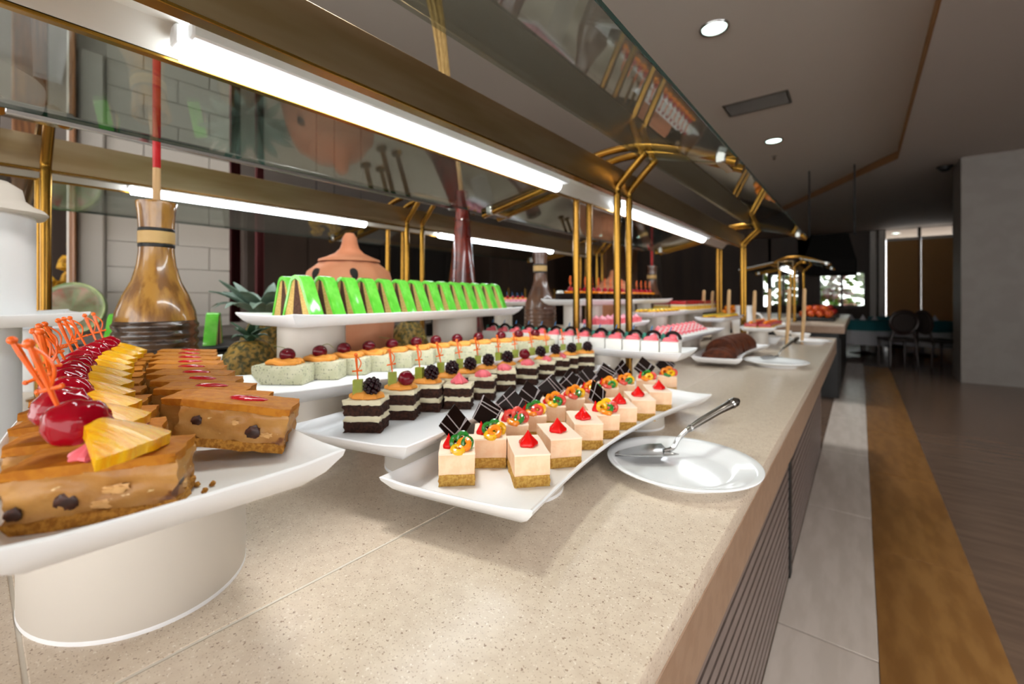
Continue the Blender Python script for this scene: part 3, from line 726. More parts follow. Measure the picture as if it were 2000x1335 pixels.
# ------------------------------------------------------------------ tray of green glazed wedges
tg = Tray('raised white tray holding the green glazed cake wedges', (-1.085, .865), 96, .92, .24, .0, .040, [(-.32, .03, 'tall white riser under the near end of the green cake tray'), (.235, .03, 'tall white riser under the far end of the green cake tray')], .08)
hh, hw, th = .108, .043, .034
def wedge():
    out = []
    def tri(off, top): return [(-hw + off, 0), (hw - off, 0), (.006, top), (-.006, top)]
    out.append(('vanilla_sponge', G().prism([(-hw, 0), (-.016, 0), (-.008, hh - .008), (-.015, hh - .008)], 0, th).jit(.0008, 90).mesh('vanilla_sponge', 'vanilla')))
    out.append(('cocoa_sponge', G().prism([(-.0158, 0), (.018, 0), (-.0015, hh - .008), (-.0078, hh - .008)], 0, th).jit(.0008, 90, 3).mesh('cocoa_sponge', 'cocoa')))
    out.append(('vanilla_sponge', G().prism([(.0182, 0), (hw, 0), (.004, hh - .009), (-.0013, hh - .008)], 0, th).jit(.0008, 90, 5).mesh('vanilla_sponge', 'vanilla')))
    o1 = [(-hw - .005, 0), (-hw, 0), (-.016, hh - .012), (-.006, hh - .006), (.005, hh - .012), (hw, 0), (hw + .006, 0), (.0135, hh - .012), (.006, hh - .001), (-.006, hh + .003), (-.017, hh - .001), (-.022, hh - .012)]
    g = G(); N = 5; vs = []; fs = []
    for k in range(N):
        y = -.002 + (th + .004) * k / (N - 1)
        for (a, b) in o1: vs.append((a + .001 * noise.noise(Vector((a * 60, y * 90, b * 50))), y, max(0, b)))
    M = len(o1)
    for k in range(N - 1):
        for j in range(M): fs.append((k * M + j, k * M + (j + 1) % M, (k + 1) * M + (j + 1) % M, (k + 1) * M + j))
    for base in (0, (N - 1) * M):
        q = [(0, 1, 2, 11), (2, 3, 10, 11), (3, 9, 10), (3, 8, 9), (3, 4, 7, 8), (4, 5, 6, 7)]
        fs += [tuple(base + t for t in f) for f in q]
    g.add(vs, fs); out.append(('green_glaze', g.mesh('green_glaze', 'green_glaze', 60)))
    return out
WG = wedge()
for i in range(14):
    u = -.395 + .0605 * i; x, y, a = tg.at(u, -.03)
    thing('green_wedge_cake', (ORD[i] + ' from the near end of the green glazed cake wedges'), 'cake', (x, y, tg.z), a - pi / 2 + radians(13 + random.uniform(-3, 3)), WG, 'green glazed wedges')
x, y, a = tg.at(-.375, .06)
thing('green_wedge_cake', 'green glazed cake wedge half hidden behind the first one', 'cake', (x, y, tg.z), a - pi / 2 + .1, WG, 'green glazed wedges')

# ------------------------------------------------------------------ near caramel cakes
tk = Tray('curved white tray in the left foreground holding the caramel slices', (-.765, .183), 168.5, .85, .21, .035, .135, (), .1)
hk = tk.base - CT
thing('tray_riser', 'large white oval riser in the left foreground under the caramel tray', 'riser', (-.655, .128, CT), 0,
      [('drum', G().lathe([(1, 0), (1.01, .004), (1.01, hk - .004), (1, hk)], 64, sx=.125, sy=.098).mesh('drum', 'riser')), ('foot_ring', G().lathe([(1.014, 0), (1.014, .0025), (1.01, .004)], 64, sx=.125, sy=.098).mesh('foot_ring', 'melamine'))], 'white drum risers under the trays')
SL, SD, SH = .093, .047, .043
def slab(seed):
    return [('biscuit_base', G().rough(-SL / 2, SL / 2, 0, SD, 0, .0085, 10, .0034, 180, seed).mesh('biscuit_base', 'biscuit', 60)),
            ('filling', G().rough(-SL / 2 + .0008, SL / 2 - .0008, .0008, SD - .0008, .008, SH - .007, 12, .0042, 110, seed + 1).mesh('filling', 'filling', 60)),
            ('caramel_top', G().rough(-SL / 2 - .0004, SL / 2 + .0004, -.0004, SD + .0004, SH - .0085, SH, 10, .0022, 70, seed + 2, .0015).mesh('caramel_top', 'caramel_top', 60))]
SLB = [slab(s) for s in (2, 12, 22)]
RAI = G().ball((0, 0, 0), .0066, 16, 10, (1, .3, .9), .35, 2).mesh('raisin', 'raisin'); NUT = G().ball((0, 0, 0), .0042, 14, 8, (1.7, .3, .7), 1.0, 5).mesh('nut_piece', 'nut')
CHR = G().ball((0, 0, .014), .0185, 26, 16, (1, 1, .86), .16, 4).mesh('candied_cherry', 'cherry_red', 80)
ROS = kiss(.013, .016, 'pink_cream', 'pink_cream', 8, .15, 2.5)
def pine_wedge():
    g = G(); vs = []; fs = []; N, R = 14, 6
    for lay in (0, 1):
        for i in range(R):
            r = .008 + .046 * i / (R - 1)
            for k in range(N):
                a = radians(-33 + 66 * k / (N - 1)); rr = r * (1 + (.012 * cos(k * 1.7) if i == R - 1 else 0))
                z = .0115 - .012 * (i / (R - 1)) ** 1.6 + .003 * sin(pi * k / (N - 1)) + (.008 if lay == 0 else 0)
                vs.append((rr * cos(a), rr * sin(a), z))
    o = R * N
    for i in range(R - 1):
        for k in range(N - 1):
            a = i * N + k; fs += [(a, a + 1, a + N + 1, a + N), (o + a, o + a + N, o + a + N + 1, o + a + 1)]
    for i in range(R - 1): fs += [(i * N, (i + 1) * N, o + (i + 1) * N, o + i * N), (i * N + N - 1, o + i * N + N - 1, o + (i + 1) * N + N - 1, (i + 1) * N + N - 1)]
    for k in range(N - 1): fs += [(k, o + k, o + k + 1, k + 1), ((R - 1) * N + k, (R - 1) * N + k + 1, o + (R - 1) * N + k + 1, o + (R - 1) * N + k)]
    g.add(vs, fs); return g.mesh('pineapple_wedge', 'pineapple', 50)
PWD = pine_wedge()
JEL = G().ball((0, 0, 0), .0135, 18, 8, (1.3, .6, .2), .25, 6).mesh('red_jelly', 'jelly', 80)
for i in range(11):
    u = -.36 + .066 * i - (.0 if i else .005); x, y, a = tk.at(u - .008, .048)
    rnd = random.Random(700 + i)
    p = list(SLB[i % 3]) + [('pink_cream', ROS, T(-.004, .013, SH - .001)), ('pink_cream', ROS, T(.022, .018, SH - .001, s=.9)),
        ('pineapple_wedge', PWD, T(-.018, .022, SH + .006, 0, .12, radians(-22 + rnd.uniform(-6, 6)))),
        ('candied_cherry', CHR, T(-.017, .020, SH + .008, rnd.uniform(-.2, .2), rnd.uniform(-.2, .1), i), ),
        ('sword_pick', ME['pick_l'], T(-.024, .018, SH + .030, rnd.uniform(-.15, .2), rnd.uniform(-.5, -.1), rnd.uniform(-.5, .5)))]
    if i == 0:
        p += [('raisin', RAI, T(-.014, .0005, .018)), ('raisin', RAI, T(-.040, .0005, .014, s=.7)), ('nut_piece', NUT, T(.012, .0003, .022)), ('nut_piece', NUT, T(.006, .0003, .013)), ('raisin', RAI, T(SL / 2 - .001, .012, .02, rz=1.5, s=.8)), ('nut_piece', NUT, T(SL / 2 - .001, .02, .012, rz=1.5))]
    thing('caramel_slice', ORD[i] + ' from the near end of the caramel slices topped with pineapple and cherry', 'cake', (x, y, tk.z), radians(66 + rnd.uniform(-4, 4) + i * 1.2), p, 'pineapple-topped caramel slices')
for i in range(10):
    u = -.300 + .066 * i - (.012 if i == 0 else 0); x, y, a = tk.at(u, -.046)
    rnd = random.Random(800 + i)
    p = list(SLB[(i + 1) % 3]) + [('red_jelly', JEL, T(.004, .022, SH, 0, 0, rnd.uniform(-.3, .3)))]
    if i == 0: p += [('raisin', RAI, T(.018, .0005, .018)), ('raisin', RAI, T(-.03, .0005, .024, s=.7)), ('nut_piece', NUT, T(.03, .0003, .016, s=.7)), ('nut_piece', NUT, T(0, .0003, .025, s=.7))]
    zt = .012 if i == 0 else .004
    thing('caramel_slice', ORD[i] + ' from the near end of the caramel slices marked with red jelly', 'cake', (x, y, tk.z + zt), radians(50 + rnd.uniform(-3, 3) + i * 2), p, 'jelly-marked caramel slices', tilt=(0, radians(10 if i == 0 else 4), 0))
CRB = G().ball((0, 0, 0), .0022, 7, 5, lump=.5).mesh('crumb', 'biscuit')
for j, (px, py) in enumerate(((385, 950), (415, 948), (400, 962))):
    x, y = spot(px, py, EYE - tk.z); solo('cake_crumb', CRB, ['left one', 'right one', 'front one'][j] + ' of three caramel cake crumbs on the foreground tray', 'crumb', (x, y, tk.z + .002), j, 'crumbs on the caramel tray')

# ------------------------------------------------------------------ pink and white cakes across the worktop
tq = Tray('white tray set crosswise in front of the brass posts, holding white cakes with pink cream', (-.79, 1.318), 181, .80, .165, .0, .16, [(-.12, 0, 'white riser under the middle of the white and pink cake tray')], .06)
wc = G().rough(-.0268, .0268, 0, .055, 0, .044, 3, .0012, 60, 9, .0015).mesh('white_cake', 'white_icing', 60)
cb = G().rough(-.0275, .0275, -.001, .056, 0, .004, 2, .0008, 60, 9).mesh('cake_board', 'vanilla')
pbk = G().ball((0, .006, .005), .020, 16, 8, (1.15, .7, .5), .25, 3).ball((.008, .008, .013), .012, 12, 8, (1, .8, .7), .25, 5).mesh('pink_cream', 'pink_cream', 70)
chr_ = G().torus((0, 0, .004), .021, .005, (pi / 2, 0, 0), 16, 7, 0, pi).mesh('chocolate_arc', 'choc')
lf = G().lathe([(.004, 0), (.011, .008), (.009, .018), (0, .026)], 10, sy=.5).mesh('teal_leaf', 'teal')
bp_ = G().tube([(0, 0, 0), (.002, 0, .032)], [.0022, .0015], 6).mesh('blue_pick', 'blue_pick')
for i in range(13):
    u = -.355 + .058 * i; x, y, a = tq.at(u, .05)
    p = [('cake_board', cb), ('white_cake', wc, T(0, 0, .0042)), ('pink_cream', pbk, T(-.002, .02, .045)), ('chocolate_arc', chr_, T(.004, .036, .049)), ('teal_leaf', lf, T(-.017, .036, .046, 0, -.3)), ('blue_pick', bp_, T(-.01, .04, .06, 0, .25))]
    thing('white_cake', ORD[i] + ' from the aisle end of the white cakes with pink cream and chocolate arc', 'cake', (x, y, tq.z), radians(8), p, 'white and pink cakes')

# ------------------------------------------------------------------ farther trays
def slices(tray, n, u0, du, v, rz, parts, name, label, group, jitter=3):
    for i in range(n):
        x, y, a = tray.at(u0 + du * i, v)
        thing(name, ORD[i] + ' from the near end of ' + label, 'cake', (x, y, tray.z), a + radians(rz + random.uniform(-jitter, jitter)), parts, group)
# chocolate log
tl = Tray('curved white tray on the worktop holding the chocolate log', (-.505, 2.50), 90, .80, .21, .045, .275, [], .06)
lg = G(); N = 14
for_ = []
def log_piece(r, L, seed):
    pts = [(r * 1.05 * cos(pi * k / N), r * 1.22 * sin(pi * k / N)) for k in range(N + 1)]
    return G().prism(pts, 0, L).jit(.004, 22, seed).mesh('log_piece', 'choc_log', 60)
LP = [log_piece(.07, .117, s) for s in range(4)]
for i in range(4):
    x, y, a = tl.at(-.17 + .118 * i, 0)
    o = solo('chocolate_log', LP[i % 4], ORD[i] + ' from the near end of the chocolate log pieces', 'cake', (x, y, tl.z + .003), a - pi / 2, 'chocolate log pieces')
for i in range(3):
    x, y, a = tl.at(-.33 + .055 * i, .0 - .004 * i)
    o = solo('chocolate_slice', G().prism([(.07 * cos(pi * k / N), .05 * sin(pi * k / N)) for k in range(N + 1)], 0, .035).jit(.003, 30, i).mesh('chocolate_slice', 'choc_log', 60), ORD[i] + ' from the near end of the low chocolate slices before the log', 'cake', (x, y, tl.z + .001), a - pi / 2, 'cut chocolate slices')
# meringues and striped rolls
tm_ = Tray('white tray behind the chocolate log holding meringues and striped rolls', (-.755, 2.50), 90, .80, .22, .0, .19, [(0, 0, 'white riser under the tray of striped rolls')], .07)
mer = kiss(.024, .03, 'white_icing', 'meringue', 7, .12, 2)
for i in range(11):
    x, y, a = tm_.at(-.33 + .062 * i, -.07); solo('meringue', mer, ORD[i] + ' from the near end of the white meringues behind the chocolate log', 'cake', (x, y, tm_.z), i, 'white meringues')
rl = [('pink_roll', G().tube([(-.045, 0, .024), (.045, 0, .024)], .024, 12).mesh('pink_roll', 'pink_cream', 60)), ('white_stripe', G().torus((-.02, 0, .024), .0236, .003, (0, pi / 2, 0), 14, 5).torus((0.0, 0, .024), .0236, .003, (0, pi / 2, 0), 14, 5).torus((.02, 0, .024), .0236, .003, (0, pi / 2, 0), 14, 5).mesh('white_stripe', 'white_icing', 60))]
for i in range(9):
    x, y, a = tm_.at(-.31 + .075 * i, .03); thing('striped_roll', ORD[i] + ' from the near end of the pink and white striped rolls', 'cake', (x, y, tm_.z), a - pi / 2, rl, 'striped pink rolls', tilt=(0, .5, 0))
# pink cubes
tpk = Tray('white tray behind the brass posts holding small pink cubes', (-.96, 2.02), 90, .50, .17, .0, .125, [(0, 0, 'white riser under the pink cube tray')], .06)
pcube = [('pink_cake', G().rough(-.024, .024, -.024, .024, 0, .04, 2, .001, 50, 3, .002).mesh('pink_cake', 'pink_cream', 60)), ('icing_swirl', kiss(.016, .018, 'pink_icing', 'icing_swirl'), T(0, 0, .039))]
for r_ in range(2): slices(tpk, 7, -.19, .062, -.035 + .07 * r_, 0, pcube, 'pink_petit_four', ['the aisle-side', 'the inner'][r_] + ' row of small pink cubes', 'pink petit fours')
# black cakes with cherries on the high tray
tb = Tray('high white tray behind the brass posts holding black cakes with cherries', (-1.10, 2.35), 90, 1.2, .24, .0, .012, [(-.5, 0, 'tall white riser under the near end of the black cake tray'), (-.28, 0, 'second tall white riser under the black cake tray'), (.4, 0, 'tall white riser under the far end of the black cake tray')], .045)
bk = [('black_cake', G().rough(-.07, .07, -.028, .028, 0, .05, 3, .001, 50, 3, .002).mesh('black_cake', 'choc', 60)), ('cream_dot', G().ball((.06, -.014, .052), .012, 10, 6).ball((.06, .014, .052), .012, 10, 6).mesh('cream_dot', 'white_icing')),
      ('orange_slice', G().lathe([(.03, 0), (.032, .004), (.03, .01), (0, .011)], 16, (0, 0, .05)).mesh('orange_slice', 'gel_orange')), ('cherry', G().ball((0, 0, .068), .015, 12, 8).mesh('cherry', 'cherry_red')), ('sword_pick', ME['pick_l'], T(0, 0, .08))]
slices(tb, 15, -.52, .073, 0, 90, bk, 'black_cake', 'the black cakes with cherries on the high tray', 'black cherry cakes')
# red and yellow cakes beyond
ty = Tray('white tray of red-topped yellow cakes farther along the worktop', (-1.0, 3.3), 90, .8, .26, .0, .085, [(-.2, 0, 'white riser under the near end of the red and yellow cake tray'), (.2, 0, 'white riser under the far end of the red and yellow cake tray')], .06)
ry = [('yellow_cake', G().rough(-.05, .05, -.03, .03, 0, .045, 2, .001, 50, 3, .002).mesh('yellow_cake', 'yellow_cake', 60)), ('cream_layer', G().box(-.049, .049, -.029, .029, .045, .054).mesh('cream_layer', 'cream')), ('red_top', G().rough(-.05, .05, -.03, .03, .054, .078, 2, .001, 50, 5, .002).mesh('red_top', 'red_cake', 60))]
for r_ in range(2): slices(ty, 11, -.34, .068, -.06 + .115 * r_, 90, ry, 'red_yellow_cake', ['the aisle-side', 'the inner'][r_] + ' row of red-topped yellow cakes', 'red and yellow cakes')
tt = Tray('white tray of yellow and green fruit tartlets along the worktop', (-.74, 3.20), 90, .58, .18, .0, .13, [(0, 0, 'white riser under the fruit tartlet tray')], .06)
ta = [('tart_shell', G().lathe([(.02, 0), (.03, .022), (.026, .022), (.024, .016), (0, .016)], 18, lobes=12, depth=.04).mesh('tart_shell', 'biscuit')), ('fruit', G().ball((.008, .006, .024), .011, 9, 6).ball((-.009, .004, .024), .011, 9, 6).ball((.0, -.01, .024), .011, 9, 6).mesh('fruit', 'gel_yellow')), ('kiwi_slice', G().lathe([(.012, 0), (.012, .005), (0, .006)], 14, (0, 0, .03)).mesh('kiwi_slice', 'kiwi'))]
for r_ in range(2): slices(tt, 8, -.235, .066, -.04 + .078 * r_, 0, ta, 'fruit_tartlet', ['the aisle-side', 'the inner'][r_] + ' row of yellow and green fruit tartlets', 'fruit tartlets')
tn = Tray('white tray of fruit tartlets behind the striped rolls', (-.955, 2.60), 90, .55, .17, .0, .085, [(0, 0, 'white riser under the tartlet tray behind the striped rolls')], .055)
for r_ in range(2): slices(tn, 7, -.2, .066, -.036 + .072 * r_, 0, ta, 'fruit_tartlet', ['the aisle-side', 'the inner'][r_] + ' tartlets behind the striped rolls', 'tartlets behind the striped rolls')
tj = Tray('low white tray of red and yellow jelly slices near the far corner', (-.50, 3.42), 90, .7, .2, .03, .19, [(-.08, .01, 'white riser under the jelly slice tray')], .06)
je = [('yellow_base', G().box(-.035, .035, -.022, .022, 0, .02).mesh('yellow_base', 'yellow_cake')), ('red_jelly', G().bbox(-.035, .035, -.022, .022, .0202, .04, .003).mesh('red_jelly', 'red_cake')), ('orange_dot', G().ball((0, 0, .044), .012, 10, 6, (1, 1, .6)).mesh('orange_dot', 'gel_orange'))]
for r_ in range(2): slices(tj, 9, -.28, .064, -.04 + .08 * r_, 90, je, 'jelly_slice', ['the aisle-side', 'the inner'][r_] + ' row of red and yellow jelly slices', 'red and yellow jelly slices')
# pink squares on the far side, left of the second bottle
tpf = Tray('high white tray of pale pink cakes on the far side of the worktop', (-1.85, 2.22), 100, .7, .2, .0, .03, [(0, 0, 'white riser under the pale pink cake tray')], .06)
pf = [('pink_sponge', G().rough(-.04, .04, -.03, .03, 0, .035, 2, .001, 40, 2, .002).mesh('pink_sponge', 'pink_icing', 60)), ('cherry', G().ball((.006, 0, .046), .013, 10, 7).mesh('cherry', 'cherry_red')), ('orange_cream', rosette(.014, .012, 'orange_cream', 'orange_cream'), T(-.016, 0, .034)), ('blue_pick', bp_, T(.01, 0, .05))]
slices(tpf, 9, -.3, .074, 0, 90, pf, 'pale_pink_cake', 'the pale pink cakes left of the brown bottle', 'pale pink cakes')
tw_ = Tray('high white tray of white cakes behind the brass posts', (-1.35, 3.05), 90, .84, .2, .0, .01, [(0, 0, 'white riser under the high white cake tray')], .06)
wh = [('white_sponge', G().rough(-.045, .045, -.03, .03, 0, .03, 2, .001, 40, 2, .002).mesh('white_sponge', 'white_icing', 60)), ('red_berry', G().ball((0, 0, .036), .012, 10, 7).mesh('red_berry', 'red_cake')), ('cream_dot', G().ball((.028, 0, .034), .01, 10, 6).ball((-.028, 0, .034), .01, 10, 6).mesh('cream_dot', 'white_icing'))]
slices(tw_, 11, -.4, .078, 0, 90, wh, 'white_berry_cake', 'the white cakes with red berries behind the brass posts', 'white berry cakes')
# little bowls and dishes at the far corner
bw = G().lathe([(.0, .003), (.03, .0), (.034, .004), (.058, .038), (.064, .05), (.061, .051), (.054, .038), (.03, .009), (0, .008)], 28, lobes=4, depth=.05).mesh('white_bowl', 'porcelain', 60)
cr_ = G().ball((0, 0, .028), .04, 14, 7, (1, 1, .5), .3).mesh('cream', 'cream', 70)
for i, (px, py, lab) in enumerate(((1505, 668, 'small white dish of cream just beyond the chocolate log'), (1528, 655, 'small white dish of cream second beyond the chocolate log'), (1563, 661, 'small white bowl standing behind the farthest dinner plate'))):
    x, y = spot(px, py, .31); thing('white_bowl', lab, 'bowl', (x, y, CT), 0, [('bowl', bw), ('cream', cr_)], 'small white bowls')
# wooden-handled tools standing up among the far trays
for i, (px, pt, pb_, Y, X) in enumerate(((1374, 569, ty.z, 0, -.90), (1391, 571, ty.z, 0, -.885), (1423, 568, tt.z, 0, -.70), (1473, 570, tj.z, 0, -.55), (1502, 567, tj.z, 0, -.52), (1540, 566, CT, 0, -.36), (1570, 566, CT, 0, -.30))):
    yy, zt = atX(px, pt, X); zb = pb_ + .001
    solo('wooden_server_handle', G().tube([(-.012 if i > 4 else 0, 0, 0), (.0, 0, (zt - zb) * .5), (.004, 0, zt - zb)], [.009, .012, .011], 10).ball((.004, 0, zt - zb), .011, 8, 6).mesh('wooden_server_handle', 'wood_pale'), ORD[i] + ' from the left of the upright pale wooden handles among the far trays', 'utensil', (X, yy, zb), 0, 'upright wooden handles')
x, y = spot(1570, 690, .32)
# white pitcher beyond
thing('white_pitcher', 'white pitcher standing near the far end of the worktop', 'pitcher', (-.75, 4.0, CT), 0, [('body', G().lathe([(.06, 0), (.085, .03), (.09, .12), (.06, .2), (.065, .25), (.06, .25), (.055, .2), (0, .19)], 28).mesh('body', 'porcelain')), ('handle', G().torus((.085, 0, .14), .05, .008, (pi / 2, 0, 0), 14, 7, -pi / 2, pi / 2).mesh('handle', 'porcelain'))])

# ------------------------------------------------------------------ bottles, brush sticks
def bottle(name, label, loc, s, mats, neck_cap=True):
    body = [(.078, 0), (.083, .02)]
    for k in range(11):
        z = .03 + k * .021; body += [(.0835, z), (.0875, z + .006), (.0875, z + .012), (.0835, z + .018)]
    body += [(.083, .262)]
    sh = [(.083, .262), (.080, .285), (.066, .325), (.050, .36), (.040, .40), (.0365, .43), (.036, .445)]
    nk = [(.0362, .491), (.0365, .50), (.039, .535), (.042, .552), (.0415, .558), (.034, .558), (.03, .53), (0, .52)]
    p = [('ribbed_body', G().lathe(body, 40).mesh('ribbed_body', mats[1], 60)), ('shoulder', G().lathe(sh, 40).mesh('shoulder', mats[0], 60)), ('neck', G().lathe(nk, 32).mesh('neck', mats[0], 60)),
         ('neck_band', G().lathe([(.0362, .444), (.0372, .446), (.0372, .452), (.0362, .454)], 32).lathe([(.0362, .483), (.0372, .485), (.0372, .490), (.0362, .492)], 32).mesh('neck_band', 'black')),
         ('rattan_wrap', G().lathe([(.0368, .4535)] + [q for k in range(5) for q in ((.0374, .4545 + k * .0058), (.0382, .457 + k * .0058), (.0374, .4595 + k * .0058))] + [(.0368, .4836)], 32).mesh('rattan_wrap', 'rattan', 60))]
    o = thing(name, label, 'bottle', loc, 0, [(a, b, Matrix.Scale(s, 4)) for a, b in p]); return o
Xb = -1.385; yb_, _ = atX(306, 500, Xb)
bottle('bamboo_bottle', 'glazed bamboo bottle with dark ribbed body behind the caramel slices', (Xb, yb_, CT), 1.0, ('bamboo', 'bamboo_dark'))
zt = 2.05
thing('painted_stick', 'red painted wooden stick standing in the bamboo bottle', 'stick', (Xb, yb_, CT + .53), 0, [('wooden_end', G().tube([(0, 0, 0), (0, 0, .115)], .0085, 10).mesh('wooden_end', 'wood_pale')), ('red_length', G().tube([(0, 0, .1155), (0, 0, zt - CT - .53)], .0085, 10).mesh('red_length', 'red_paint'))])
yb2, _ = atX(1055, 500, Xb)
bottle('brown_bottle', 'brown ribbed bottle right of the green wedges', (Xb, yb2, CT), 1.02, ('bottle_brown', 'bottle_brown'))
yb3, _ = atX(1273, 500, Xb)
bottle('brown_bottle', 'small distant brown bottle behind the paired brass posts', (Xb, yb3, CT), 1.05, ('bottle_brown', 'bottle_brown'))
thing('painted_stick', 'pinkish red stick standing in the distant brown bottle', 'stick', (Xb, yb3, CT + .54), 0, [('red_length', G().tube([(0, 0, 0), (0, 0, .40)], .009, 8).mesh('red_length', 'red_paint')), ('stick_tip', G().ball((0, 0, .4), .012, 8, 6).mesh('stick_tip', 'red_paint'))])
# tall red-brown bottle with a straw brush
Xr = -1.385; yr, zr = atX(903, 375, Xr)
thing('red_bottle', 'tall dark red glazed bottle behind the green wedges', 'bottle', (Xr, yr, CT), 0, [('body', G().lathe([(.07, 0), (.09, .05), (.095, .18), (.08, .30), (.06, .38), (.047, .50), (.036, .62), (.029, .72), (.027, .79), (.024, .79), (.02, .75), (0, .74)], 32).mesh('body', 'bottle_red', 60)), ('neck_ring', G().torus((0, 0, .66), .034, .003, n=24).mesh('neck_ring', 'bottle_red'))])
ym, zm = atX(893, 305, Xr); y2, z2 = atX(876, 150, Xr); y3, z3 = atX(840, -40, Xr)
zs = CT + .755
hd = G().tube([(0, 0, 0), (0, ym - yr, zm - zs), (0, y2 - yr + .02, z2 - zs - .12)], .010, 8)
br = G(); rnd = random.Random(3)
for k in range(26):
    a = rnd.uniform(0, 2 * pi); q = rnd.uniform(.3, 1) * .026
    b0 = Vector((cos(a) * q * .7, y2 - yr + sin(a) * q * .7, z2 - zs - .13)); b1 = Vector((cos(a) * q, (y2 + y3) / 2 - yr + sin(a) * q, (z2 + z3) / 2 - zs)); b2 = Vector((cos(a) * q * 1.5, y3 - yr + sin(a) * q * 1.5, z3 - zs + rnd.uniform(-.03, .03)))
    br.tube(smooth_path([b0, b1, b2], 4), .0055, 5)
thing('straw_brush', 'straw brush on a thin stick rising from the red bottle', 'brush', (Xr, yr, zs), 0, [('stick', hd.mesh('stick', 'wood_pale')), ('straw_head', br.mesh('straw_head', 'straw'))])

# ------------------------------------------------------------------ terracotta pumpkin jar, pineapples
Xp = -1.44; yp, zp = atX(683, 470, Xp)
jar = [(.09, 0), (.12, .04), (.15, .15), (.160, .25), (.158, .34), (.14, .405), (.10, .438), (.06, .447), (0, .447)]
lid = [(.106, .441), (.104, .449), (.08, .458), (.05, .472), (.033, .49), (.027, .51), (.024, .53), (.014, .545), (0, .548)]
e1 = G().ball((0, 0, 0), .017, 12, 8, (1, .4, 1.3)).mesh('eye_hole', 'hole')
thing('terracotta_jar', 'terracotta pumpkin jar with pointed lid behind the green wedges', 'jar', (Xp, yp, CT + .005), YAW, [('body', G().lathe(jar, 48, lobes=10, depth=.02).mesh('body', 'terracotta', 60)), ('lid', G().lathe(lid, 40).mesh('lid', 'terracotta', 60)), ('eye_hole', e1, T(-.06, -.130, .39)), ('eye_hole', e1, T(.06, -.130, .39))])
yd, _ = atX(1180, 540, -1.75)
thing('terracotta_jar', 'distant terracotta jar lid behind the black cherry cakes', 'jar', (-1.62, yd - .1, CT), 0, [('body', G().lathe(jar, 40, lobes=10, depth=.02).mesh('body', 'terracotta', 60)), ('lid', G().lathe(lid, 32).mesh('lid', 'terracotta', 60))])
def pine_body(h, r):
    g = G(); n, m = 60, 36; vs = []; fs = []
    for i in range(m + 1):
        t = i / m; z = h * t; rr = r * (sin(pi * min(1, max(0, (t * .86 + .09)))) ** .45)
        for k in range(n):
            w = 2 * pi * k / n; b = abs(sin(w * 6 + t * 15)) * abs(sin(w * 6 - t * 15)); q = rr * (1 + .16 * b ** .7)
            vs.append((q * cos(w), q * sin(w), z))
    for i in range(m):
        for k in range(n): fs.append((i * n + k, i * n + (k + 1) % n, (i + 1) * n + (k + 1) % n, (i + 1) * n + k))
    fs += [tuple(range(n))[::-1], tuple(m * n + k for k in range(n))]
    return g.add(vs, fs).mesh('pineapple_body', 'pine_skin', 80)
def leaf(L, w, bend):
    vs = []; fs = []; n = 7
    for i in range(n):
        t = i / (n - 1); x = L * t * (1 - .35 * bend * t); z = L * (t - bend * t * t) * .9; q = w * (1 - t) ** .7 * (.6 + .8 * t) + .0006
        for lay in (0, .0025):
            vs += [(x - lay, -q, z + .2 * q + lay), (x - lay, 0, z - .0 + lay), (x - lay, q, z + .2 * q + lay)]
    for i in range(n - 1):
        a = i * 6; b = a + 6
        fs += [(a, b, b + 1, a + 1), (a + 1, b + 1, b + 2, a + 2), (a + 3, a + 4, b + 4, b + 3), (a + 4, a + 5, b + 5, b + 4), (a, a + 3, b + 3, b), (a + 2, b + 2, b + 5, a + 5)]
    fs += [(0, 1, 4, 3), (1, 2, 5, 4), ((n - 1) * 6, (n - 1) * 6 + 3, (n - 1) * 6 + 4, (n - 1) * 6 + 1), ((n - 1) * 6 + 1, (n - 1) * 6 + 4, (n - 1) * 6 + 5, (n - 1) * 6 + 2)]
    return G().add(vs, fs)
def pineapple(label, loc, h, r, crown, m, nl=18):
    lm = [leaf(crown * a, .016 * crown / .12 + .004, b).mesh('leaf', m, 80) for a, b in ((1, .75), (.9, .45), (.75, .15))]
    p = [('pineapple_body', pine_body(h, r))]
    for i in range(nl):
        k = 0 if i < nl * .45 else (1 if i < nl * .8 else 2)
        p.append(('leaf', lm[k], T(0, 0, h - .004 + .008 * k, 0, 0, i * 2.39996)))
    return thing('pineapple', label, 'pineapple', loc, 0, p, 'pineapples')
yq, _ = atX(495, 690, -1.18)
pineapple('whole pineapple with short crown left of the poppy-seed cakes', (-1.2, yq, CT), .21, .066, .06, 'leaf_dark', 16)
yq, _ = atX(515, 600, -1.61)
pineapple('pineapple with large grey-green crown rising behind the green wedges', (-1.61, yq, CT), .24, .07, .21, 'leaf', 26)
yq, _ = atX(805, 640, -1.40)
pineapple('pineapple seen under the green cake tray between its risers', (-1.42, yq, CT), .22, .07, .05, 'leaf_dark', 14)
for i, (px, py, X) in enumerate(((405, 668, -1.78), (215, 665, -1.9))):
    yy, zz = atX(px, py, X)
    thing('green_wedge_cake', ['green glazed cake wedge on the black tray right of the bamboo bottle', 'green glazed cake wedge on the black tray left of the bamboo bottle'][i], 'cake', (X, yy, CT + .155), radians(-30), WG)
yA = atX(100, 690, -1.85)[0] + .07; yB, _ = atX(470, 690, -1.78)
solo('black_serving_tray', G().bbox(-.14, .14, 0, yB - yA, 0, .14, .006).bbox(-.15, .15, -.01, yB - yA + .01, .14, .152, .004).mesh('black_serving_tray', 'black'), 'black serving stand behind the bamboo bottle', 'stand', (-1.84, yA, CT))

